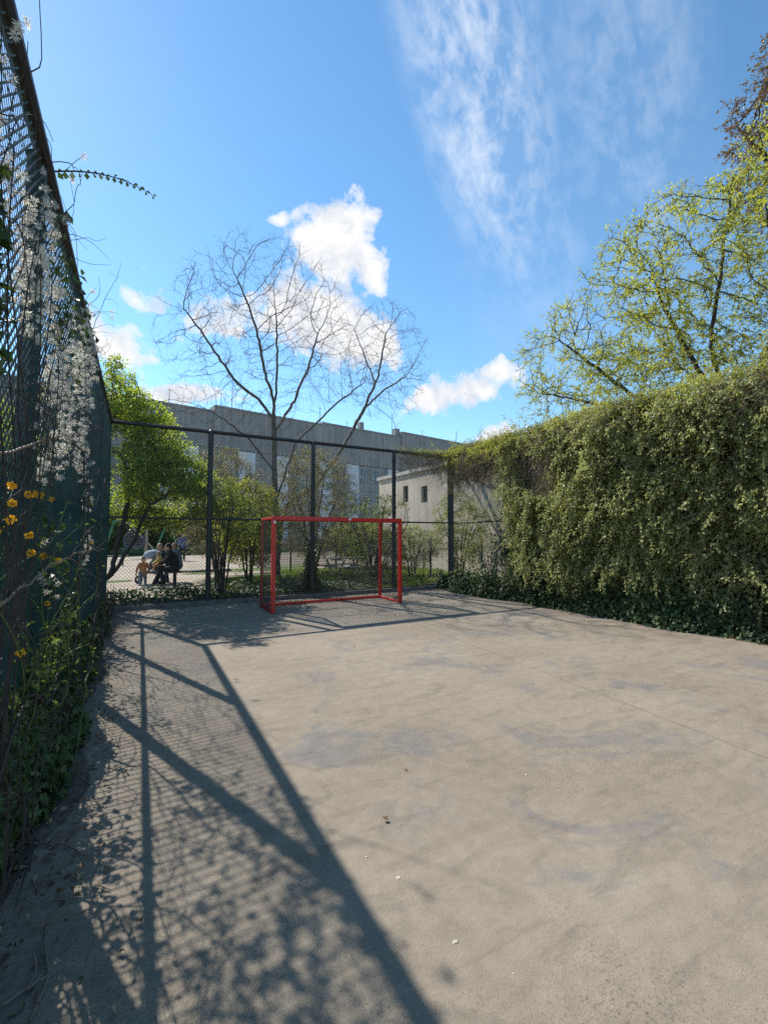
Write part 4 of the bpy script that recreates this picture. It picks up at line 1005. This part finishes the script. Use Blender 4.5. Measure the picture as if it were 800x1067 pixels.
# ------------------------------------------------------------------ buildings
def apartment():
    ang = rad(9.4); ux = V(math.cos(ang), math.sin(ang), 0); un = V(math.sin(ang), -math.cos(ang), 0)
    O = V(0, 60, 0); R = np.stack([ux, -un, V(0, 0, 1)], 1)
    root = thing('apartment_building', 'long grey flat roofed apartment block across the background', 'building', tuple(O))
    def B(m, s0, s1, d0, d1, z0, z1): m.box(O + ux * (s0 + s1) / 2 - un * (d0 + d1) / 2 + V(0, 0, (z0 + z1) / 2), (s1 - s0, d1 - d0, z1 - z0), R)
    blocks = [(-46, 8.2, 17.9, 0), (8.2, 24.6, 18.6, .25), (24.6, 40.6, 19.0, 0), (40.6, 66, 19.8, .3)]
    m = MB()
    for s0, s1, h, d in blocks: B(m, s0, s1, -d, 14, 0, 13.2)
    m.build('wall', M['concrete_wall'], root)
    m = MB()
    for s0, s1, h, d in blocks:
        B(m, s0 + .0, s1, -d - .25, 14, 13.2, h)
    m.build('attic_storey', M['slate'], root)
    m = MB()
    for s0, s1, h, d in blocks: B(m, s0 + .02, s1 - .02, -d - .33, 14.1, h, h + .22)
    m.build('parapet', M['concrete_wall'], root)
    for s in (11.5, 16.5, 24.0, 29.0, 37.5, 44.0, -6, 4): m = MB(); B(m, s, s + 2.3, -.62, -.0, .5, 13.0); m.build('pale_panel', M['panel'], root)
    fm = MB(); fm.bbox((-.7, -.06, -.85), (.7, .04, -.78)); fm.bbox((-.7, -.06, .78), (.7, .04, .85)); fm.bbox((-.7, -.06, -.78), (-.62, .04, .78)); fm.bbox((.62, -.06, -.78), (.7, .04, .78)); fm.bbox((-.035, -.06, -.78), (.035, .04, .78))
    gm = MB(); gm.bbox((-.62, 0, -.78), (-.037, .03, .78)); gm.bbox((.037, 0, -.78), (.62, .03, .78))
    f0 = fm.build('window', M['frame']); g0 = gm.build('pane', M['glass']); first = True
    for z in (3.2, 6.2, 9.2, 11.9):
        for s in np.arange(-6, 58, 2.75):
            if any(p - 1.2 < s < p + 3.5 for p in (11.5, 16.5, 24.0, 29.0, 37.5, 44.0, -6, 4)): continue
            d = next(b[3] for b in blocks if b[0] <= s < b[1])
            f = f0 if first else f0.copy(); g = g0 if first else g0.copy()
            if not first: COL.objects.link(f); COL.objects.link(g)
            first = False
            f.parent = root; f.location = Vector(O + ux * s + un * (d + .05) + V(0, 0, z)) - Vector(root.location); f.rotation_euler = (0, 0, ang); g.parent = f
    for s, h0, L in ((9.5, 18.8, 2.4), (11, 18.8, 3.6), (24.9, 19.2, 2.8), (39.6, 19.2, 4.4), (47, 20, 1.6), (30, 19.2, 1.2), (3, 18.1, 2.2)):
        p = O + ux * s - un * 1.0; m = MB(); m.bar(p + V(0, 0, h0 - .1), p + V(0, 0, h0 + L), .05, .03, 6); m.bar(p + V(-.3, 0, h0 + L * .9), p + V(.3, 0, h0 + L * .9), .02, n=5); m.build('antenna', M['steel'], root)
    m = MB(); B(m, 32.2, 33.0, .4, 1.2, 19.2, 20.6); m.build('chimney', M['slate'], root)
    m = MB(); B(m, 39.9, 40.9, .4, 1.4, 19.2, 20.7); m.build('chimney', M['slate'], root)
apartment()
def annex():
    root = thing('low_building', 'low beige rendered building beside the right corner of the court', 'building', (16, 18, 0))
    m = MB(); wins = [(19.4, 3.75, .5, .85), (17.7, 3.6, .55, .8)]
    # wall facing the court, with real openings
    x = 12.0; ys = sorted({9.0, 22.3, *[w[0] - w[2] / 2 for w in wins], *[w[0] + w[2] / 2 for w in wins]}); 
    for a, b in zip(ys[:-1], ys[1:]):
        w = next((w for w in wins if abs((a + b) / 2 - w[0]) < .01), None)
        if w is None: m.bbox((x, a, 0), (x + .3, b, 4.75))
        else: m.bbox((x, a, 0), (x + .3, b, w[1] - w[3] / 2)); m.bbox((x, a, w[1] + w[3] / 2), (x + .3, b, 4.75))
    m.bbox((x + .3, 9.0, 0), (20, 9.3, 4.75)); m.bbox((x + .3, 22.0, 0), (20, 22.3, 4.75)); m.bbox((19.7, 9.3, 0), (20, 22, 4.75))
    m.build('wall', M['beige'], root)
    m = MB(); m.bbox((x - .1, 8.9, 4.75), (20.1, 22.4, 4.93)); m.build('roof', M['coping'], root)
    for y, z, w, h in wins:
        f = MB(); f.bbox((x + .14, y - w / 2, z - h / 2), (x + .2, y - w / 2 + .05, z + h / 2)); f.bbox((x + .14, y + w / 2 - .05, z - h / 2), (x + .2, y + w / 2, z + h / 2))
        f.bbox((x + .14, y - w / 2 + .05, z - h / 2), (x + .2, y + w / 2 - .05, z - h / 2 + .05)); f.bbox((x + .14, y - w / 2 + .05, z + h / 2 - .05), (x + .2, y + w / 2 - .05, z + h / 2))
        fo = f.build('window', M['wood_dark'], root); g = MB(); g.bbox((x + .16, y - w / 2 + .05, z - h / 2 + .05), (x + .18, y + w / 2 - .05, z + h / 2 - .05))
        go = g.build('pane', M['glass'], fo); go.matrix_parent_inverse = Matrix.Identity(4)
annex()

# ------------------------------------------------------------------ low panel fences beyond
def low_fence(label, x0, x1, y, H=1.5):
    root = thing('panel_fence', label, 'fence', (x0, y, 0)); n = max(1, round((x1 - x0) / 2.3))
    for i in range(n + 1):
        x = x0 + (x1 - x0) * i / n; m = MB(); m.bbox((x - .03, y - .03, -.1), (x + .03, y + .03, H + .05)); m.build('post', M['gmesh'], root)
    m = MB(); xs = np.arange(x0, x1, .1); m.tubes([[(x, y - .04, .08), (x, y - .04, H)] for x in xs], np.full((len(xs), 2), .0028), 4)
    zs = np.arange(.1, H, .2); m.tubes([[(x0, y - .046, z), ((x0 + x1) / 2, y - .046, z), (x1, y - .046, z)] for z in zs], np.full((len(zs), 3), .004), 4)
    m.build('wire_panel', M['gmesh'], root)
low_fence('low green wire panel fence in front of the beige wall', 6.9, 11.8, 13.4, 1.45)
low_fence('low green wire panel fence behind the picnic table', 5.6, 11.8, 18.3, 1.5)

# ------------------------------------------------------------------ picnic table, bench, playground
def picnic():
    c = V(7.1, 15.7, 0); root = thing('picnic_table', 'grey weathered picnic table with two benches on the grass behind the goal', 'picnic table', tuple(c)); a = rad(12); 
    R = np.array([[math.cos(a), -math.sin(a), 0], [math.sin(a), math.cos(a), 0], [0, 0, 1]])
    def B(m, p, s, tilt=0):
        T = np.array([[1, 0, 0], [0, math.cos(tilt), -math.sin(tilt)], [0, math.sin(tilt), math.cos(tilt)]]); m.box(c + R @ V(*p), s, R @ T)
    m = MB()
    for i in range(5): B(m, (0, -.3 + .15 * i, .74), (1.8, .14, .04))
    m.build('table_top', M['wood'], root)
    for sy in (-1, 1):
        m = MB()
        for k in (0, 1): B(m, (0, sy * (.62 + .15 * k), .44), (1.8, .14, .04))
        m.build('bench_seat', M['wood'], root)
    for sx in (-.62, .62):
        m = MB(); B(m, (sx, -.36, .36), (.07, .05, .82), .62); B(m, (sx, .36, .36), (.071, .05, .82), -.62); B(m, (sx + .06, 0, .4), (.05, 1.6, .09)); B(m, (sx + .06, 0, .695), (.05, .7, .07)); m.build('leg', M['wood'], root)
picnic()
def bench():
    root = thing('park_bench', 'dark backless slatted bench that the adults sit on', 'bench', (1.75, 15.85, 0))
    for y in (15.68, 15.85, 16.02):
        m = MB(); m.bbox((.8, y - .07, .40), (2.75, y + .07, .45)); o = m.build('seat_slat', M['wood_dark'], root)
    for x in (1.02, 2.5):
        m = MB(); m.bbox((x - .04, 15.63, -.02), (x + .04, 15.7, .35)); m.bbox((x - .04, 16.0, -.02), (x + .04, 16.07, .35)); m.bbox((x - .045, 15.62, .35), (x + .045, 16.08, .398)); m.build('leg', M['steel'], root)
bench()
def swing():
    root = thing('basket_swing', 'playground basket swing on a wood and green metal frame', 'swing', (.3, 35, 0))
    for name, a, b, r, mt in (('wooden_post', (.4, 36, -.1), (.42, 36, 2.55), .11, 'wood'), ('brace', (-.75, 36.2, 2.5), (.9, 35.8, .6), .06, 'wood'), ('green_leg', (.75, 35.2, -.1), (1.75, 36, 2.6), .06, 'gmetal'), ('green_leg', (2.75, 36.8, -.1), (1.85, 36, 2.6), .06, 'gmetal'),
                              ('green_leg', (-2.3, 35.2, -.1), (-1.6, 36, 2.6), .06, 'gmetal'), ('green_leg', (-2.3, 36.8, -.1), (-1.6, 36, 2.6), .06, 'gmetal'), ('beam', (-1.7, 36, 2.6), (1.95, 36, 2.6), .08, 'gmetal')):
        m = MB(); m.bar(a, b, r, n=8); m.build(name, M[mt], root)
    m = MB(); t = np.linspace(0, 6.283, 22); c = V(-.35, 35.9, 1.25)
    ring = [c + V(.62 * math.cos(x), .18 * math.sin(x), .62 * math.sin(x)) for x in t]; m.path(ring, .07, 8)
    for k in np.linspace(-.5, .5, 8):
        h = math.sqrt(.36 - k * k); m.path([c + V(k, .16 * (-h / .6), -h), c + V(k, .16 * h / .6, h)], .022, 5); m.path([c + V(-h, .16 * k / .6, k), c + V(h, .16 * k / .6, k)], .022, 5)
    m.build('basket_seat', M['rope'], root)
    m = MB()
    for dx in (-.45, .45): m.bar(c + V(dx, .15, .42), V(-.35 + dx, 36, 2.6), .015, n=5)
    m.build('chain', M['rope'], root)
swing()
def barrier():
    root = thing('low_barrier', 'low thin metal rail on two posts at the far edge of the sand', 'barrier', (-1.2, 27, 0))
    m = MB(); m.bar((-1.75, 27, .55), (-.5, 27, .55), .025, n=6); m.build('rail', M['gmesh'], root)
    for x in (-1.6, -.75): m = MB(); m.bar((x, 27, -.05), (x, 27, .95), .035, n=6); m.build('post', M['gmesh'], root)
barrier()

# ------------------------------------------------------------------ people
def cone(mb, a, b, ra, rb):
    """capsule from a to b"""
    a = np.array(a, float); b = np.array(b, float); bm = bmesh.new()
    d = b - a; L = np.linalg.norm(d)
    for c, r in ((a, ra), (b, rb)):
        ic = bmesh.new(); bmesh.ops.create_icosphere(ic, subdivisions=2, radius=r, matrix=Matrix.Translation(Vector(c)))
        vs = np.array([v.co[:] for v in ic.verts]); fs = np.array([[v.index for v in f.verts] for f in ic.faces]); mb.add(vs, fs); ic.free()
    if L > 1e-4: mb.tubes([[a, b]], [[ra, rb]], 12, True)
    bm.free()
def blob(mb, c, r, R=None):
    ic = bmesh.new(); bmesh.ops.create_icosphere(ic, subdivisions=3, radius=1)
    vs = np.array([v.co[:] for v in ic.verts]) * np.array(r); fs = np.array([[v.index for v in f.verts] for f in ic.faces]); ic.free()
    if R is not None: vs = vs @ np.asarray(R).T
    mb.add(vs + np.array(c), fs)
def fuse(mb, name, mat, parent, vox):
    o = mb.build(name, M[mat])
    md = o.modifiers.new('r', 'REMESH'); md.mode = 'VOXEL'; md.voxel_size = vox
    sm = o.modifiers.new('s', 'SMOOTH'); sm.factor = .5; sm.iterations = 2
    dg = bpy.context.evaluated_depsgraph_get(); me = bpy.data.meshes.new_from_object(o.evaluated_get(dg))
    bpy.data.objects.remove(o, do_unlink=True); me.polygons.foreach_set('use_smooth', np.ones(len(me.polygons), bool)); me.name = name
    return link(name, me, parent)
def person(label, J, s=1.0, jacket='black', trousers='navy', shoes='shoe', hair='hair_dark', face=(-1, 0, 0), bald=False, extra=None, vox=.011):
    """J: joints hip_l hip_r chest neck head sh_l sh_r el_l el_r ha_l ha_r kn_l kn_r an_l an_r (world)"""
    J = {k: np.array(v, float) for k, v in J.items()}; g = min(J['an_l'][2], J['an_r'][2]); c = (J['hip_l'] + J['hip_r']) / 2
    root = thing('person', label, 'person', (c[0], c[1], 0))
    f = nrm(np.array(face, float)); up = nrm(J['head'] - J['neck'] + V(0, 0, .15)); lf = nrm(np.cross(up, f)); f = np.cross(lf, up); H = np.stack([f, lf, up], 1)
    h = J['head']; b = MB()
    blob(b, h, (.098 * s, .078 * s, .118 * s), H); blob(b, h + H @ V(.05, 0, -.05) * s, (.055 * s, .055 * s, .06 * s), H)
    cone(b, h + H @ V(.09, 0, .02) * s, h + H @ V(.112, 0, -.018) * s, .012 * s, .017 * s)
    for e in (-1, 1): blob(b, h + H @ V(-.005, .08 * e, -.005) * s, (.022 * s, .013 * s, .033 * s), H)
    cone(b, J['neck'] - up * .02 * s, h - up * .06 * s, .056 * s, .052 * s)
    cone(b, J['neck'] - up * .05 * s, J['chest'], .1 * s, .13 * s); cone(b, J['chest'], c, .13 * s, .14 * s); cone(b, J['hip_l'], J['hip_r'], .1 * s, .1 * s)
    cone(b, J['sh_l'], J['sh_r'], .062 * s, .062 * s)
    for q in 'lr':
        cone(b, J['sh_' + q], J['el_' + q], .052 * s, .041 * s); cone(b, J['el_' + q], J['ha_' + q], .04 * s, .027 * s)
        cone(b, J['hip_' + q], J['kn_' + q], .088 * s, .06 * s); cone(b, J['kn_' + q], J['an_' + q], .056 * s, .036 * s)
        cone(b, J['an_' + q] + V(0, 0, -.02) * s, J['an_' + q] + (f * [1, 1, 0] * .16 + V(0, 0, -.035)) * s, .04 * s, .032 * s)
        d = nrm(J['ha_' + q] - J['el_' + q]); sd = nrm(np.cross(d, V(.2, .3, 1))); dn = np.cross(sd, d); w = J['ha_' + q]
        cone(b, w, w + d * .075 * s, .03 * s, .034 * s)
        for i, (o_, L) in enumerate(((-.028, .062), (-.009, .075), (.01, .07), (.028, .055))):
            k0 = w + (d * .085 + sd * o_) * s; k1 = k0 + (d * L * .55 + dn * .012) * s; k2 = k1 + (d * L * .4 + dn * .03) * s
            cone(b, k0, k1, .0095 * s, .009 * s); cone(b, k1, k2, .009 * s, .008 * s)
        cone(b, w + (d * .03 - sd * .03) * s, w + (d * .075 - sd * .06 + dn * .015) * s, .011 * s, .009 * s)
    fuse(b, 'body', 'skin', root, vox * s)
    j = MB(); cone(j, J['neck'] - up * .06 * s, J['chest'], .13 * s, .165 * s); cone(j, J['chest'], c + up * .02, .165 * s, .17 * s); cone(j, J['sh_l'], J['sh_r'], .085 * s, .085 * s)
    for q in 'lr': cone(j, J['sh_' + q], J['el_' + q], .074 * s, .06 * s); cone(j, J['el_' + q], J['ha_' + q] - nrm(J['ha_' + q] - J['el_' + q]) * .02, .06 * s, .044 * s)
    fuse(j, 'jacket', jacket, root, .014 * s)
    t = MB(); cone(t, J['hip_l'], J['hip_r'], .128 * s, .128 * s)
    for q in 'lr': cone(t, J['hip_' + q], J['kn_' + q], .108 * s, .08 * s); cone(t, J['kn_' + q], J['an_' + q] + V(0, 0, .03) * s, .077 * s, .058 * s)
    fuse(t, 'trousers', trousers, root, .014 * s)
    for q in 'lr':
        m = MB(); a = J['an_' + q] + V(0, 0, -.02) * s; cone(m, a - f * [1, 1, 0] * .03 * s, a + (f * [1, 1, 0] * .17 + V(0, 0, -.02)) * s, .052 * s, .042 * s); fuse(m, 'shoe', shoes, root, .014 * s)
        m = MB(); blob(m, h + H @ V(.086, (.032 if q == 'l' else -.032), .012) * s, (.012 * s, .014 * s, .009 * s), H); m.build('eye', M['eye'], root, True)
    m = MB()
    if bald:
        for e in (-1, 1): blob(m, h + H @ V(-.03, .058 * e, .0) * s, (.06 * s, .028 * s, .055 * s), H)
        blob(m, h + H @ V(-.07, 0, -.01) * s, (.035 * s, .06 * s, .06 * s), H)
    else:
        blob(m, h + H @ V(-.022, 0, .035) * s, (.096 * s, .09 * s, .1 * s), H); blob(m, h + H @ V(-.05, 0, -.02) * s, (.065 * s, .084 * s, .09 * s), H)
    fuse(m, 'hair', hair, root, .012 * s)
    return root
def off(J, d): return {k: np.array(v, float) + np.array(d, float) for k, v in J.items()}

# toddler in a tan coat, standing
J = dict(hip_l=(.16, 15.98, .42), hip_r=(.06, 15.9, .42), chest=(.11, 15.95, .62), neck=(.11, 15.95, .74), head=(.13, 15.93, .85), sh_l=(.2, 16.02, .70), sh_r=(.02, 15.88, .70),
         el_l=(.27, 16.03, .56), el_r=(-.05, 15.86, .56), ha_l=(.3, 15.97, .44), ha_r=(-.07, 15.8, .43), kn_l=(.18, 15.97, .23), kn_r=(.05, 15.88, .23), an_l=(.19, 16.0, .06), an_r=(.04, 15.9, .06))
person('small child in a tan coat and blue trousers standing before the bench', J, .64, 'tan', 'denim', 'grey', 'hair_brown', (.8, -.5, 0), vox=.012)
# adult in black leaning forward on the end of the bench
J = dict(hip_l=(1.02, 15.72, .55), hip_r=(1.02, 15.98, .55), chest=(.95, 15.84, .86), neck=(.86, 15.82, 1.08), head=(.8, 15.8, 1.22), sh_l=(.88, 15.64, 1.0), sh_r=(.88, 16.02, 1.0),
         el_l=(.7, 15.58, .76), el_r=(.68, 16.05, .76), ha_l=(.5, 15.66, .68), ha_r=(.5, 15.95, .68), kn_l=(.62, 15.7, .52), kn_r=(.62, 15.96, .54), an_l=(.42, 15.62, .07), an_r=(.5, 16.0, .07))
person('adult in a black coat sitting on the end of the dark bench with knees bent', J, 1.0, 'black', 'black', 'shoe', 'hair_dark', (-1, -.1, -.25))
# bald adult in navy behind
J = dict(hip_l=(1.0, 16.42, .52), hip_r=(1.0, 16.66, .52), chest=(.85, 16.5, .86), neck=(.72, 16.48, 1.08), head=(.6, 16.44, 1.23), sh_l=(.74, 16.3, 1.0), sh_r=(.74, 16.68, 1.0),
         el_l=(.5, 16.24, .82), el_r=(.52, 16.7, .82), ha_l=(.3, 16.2, .64), ha_r=(.34, 16.6, .7), kn_l=(.6, 16.4, .5), kn_r=(.6, 16.66, .5), an_l=(.72, 16.36, .07), an_r=(.7, 16.68, .07))
person('balding adult in a navy top crouching and leaning towards the child', J, 1.0, 'navy', 'navy', 'brownshoe', 'hair_brown', (-1, -.35, -.2), True)
# fair-haired adult behind the black coat
J = off(dict(hip_l=(1.0, 16.42, .52), hip_r=(1.0, 16.66, .52), chest=(.95, 16.5, .86), neck=(.9, 16.5, 1.08), head=(.86, 16.48, 1.22), sh_l=(.9, 16.3, 1.0), sh_r=(.9, 16.7, 1.0),
         el_l=(.74, 16.24, .78), el_r=(.74, 16.74, .78), ha_l=(.56, 16.3, .66), ha_r=(.56, 16.66, .66), kn_l=(.6, 16.4, .52), kn_r=(.6, 16.66, .52), an_l=(.66, 16.38, .07), an_r=(.66, 16.68, .07)), (.2, .6, 0))
person('fair haired adult in grey crouching behind the black coated adult', J, 1.0, 'grey', 'denim', 'brownshoe', 'hair_fair', (-1, -.3, -.1))
# toddler on the lap
J = dict(hip_l=(.6, 15.66, .7), hip_r=(.6, 15.8, .7), chest=(.57, 15.72, .84), neck=(.55, 15.71, .93), head=(.52, 15.68, 1.02), sh_l=(.56, 15.62, .9), sh_r=(.56, 15.81, .9),
         el_l=(.48, 15.58, .8), el_r=(.48, 15.83, .8), ha_l=(.4, 15.62, .74), ha_r=(.4, 15.8, .74), kn_l=(.45, 15.62, .66), kn_r=(.45, 15.8, .66), an_l=(.4, 15.6, .52), an_r=(.4, 15.8, .52))
person('toddler in a yellow top held on the lap of the black coated adult', J, .55, 'yellow', 'tan', 'white', 'hair_fair', (-.8, -.6, -.1), vox=.013)
# standing figure far off
J = off(dict(hip_l=(.09, 0, .92), hip_r=(-.09, 0, .92), chest=(0, 0, 1.25), neck=(0, 0, 1.48), head=(0, 0, 1.63), sh_l=(.19, 0, 1.42), sh_r=(-.19, 0, 1.42), el_l=(.25, .03, 1.14), el_r=(-.25, .05, 1.14),
             ha_l=(.24, -.06, .9), ha_r=(-.24, -.02, .9), kn_l=(.1, -.05, .5), kn_r=(-.1, .05, .5), an_l=(.11, .05, .08), an_r=(-.1, .12, .08)), (2.4, 31, -.02))
person('person in a blue top standing far off on the sand', J, 1.0, 'blue', 'black', 'brownshoe', 'hair_dark', (0, -1, 0), vox=.016)

def stroller():
    root = thing('stroller', 'pushchair with a pale blue grey hood behind the standing child', 'stroller', (.45, 16.95, 0)); c = V(.42, 16.95, 0)
    m = MB(); blob(m, c + V(-.02, 0, .88), (.3, .22, .24)); vs = m.v[0]; vs[:, 2] = np.maximum(vs[:, 2], .84); m.build('hood', M['hood'], root, True)
    m = MB(); m.box(c + V(.04, 0, .56), (.3, .36, .5), np.array([[.92, 0, .38], [0, 1, 0], [-.38, 0, .92]])); m.box(c + V(-.15, 0, .36), (.4, .36, .08)); o = m.build('seat', M['grey'], root); bv = o.modifiers.new('bevel', 'BEVEL'); bv.width = .03; bv.segments = 3
    m = MB()
    for y in (-.22, .22): m.bar(c + V(-.42, y, .14), c + V(.4, y, 1.0), .015, n=6); m.bar(c + V(.36, y, .14), c + V(-.05, y, .6), .015, n=6)
    m.bar(c + V(.4, -.22, 1.0), c + V(.4, .22, 1.0), .018, n=6); m.build('frame', M['steel'], root)
    for x, y in ((-.42, -.24), (-.42, .24), (.36, -.24), (.36, .24)):
        m = MB(); t = np.linspace(0, 6.2832, 17); q = c + V(x, y, .13); m.path([q + V(.1 * math.cos(a), 0, .1 * math.sin(a)) for a in t], .025, 8); m.bar(q + V(0, -.03, 0), q + V(0, .03, 0), .025, n=8)
        for a in t[:-1:4]: m.bar(q, q + V(.09 * math.cos(a), 0, .09 * math.sin(a)), .008, n=5)
        m.build('wheel', M['rubber'], root)
stroller()

# repeats carry the name of their set
for kind, grp in (('person', 'people at the playground'), ('chain_link_fence', 'tall wire fences round the court'), ('shrub', 'shrubs around the court'), ('fallen_twig', 'twigs fallen on the court'),
                  ('panel_fence', 'low panel fences beyond the court'), ('bare_tree', 'leafless trees behind the goal'), ('ivy', 'ivy on the court fences'), ('bare_branch', 'bare shoots over the court')):
    for o in list(bpy.data.objects):
        if o.parent is None and 'category' in o and o.name.split('.')[0] == kind: o['group'] = grp
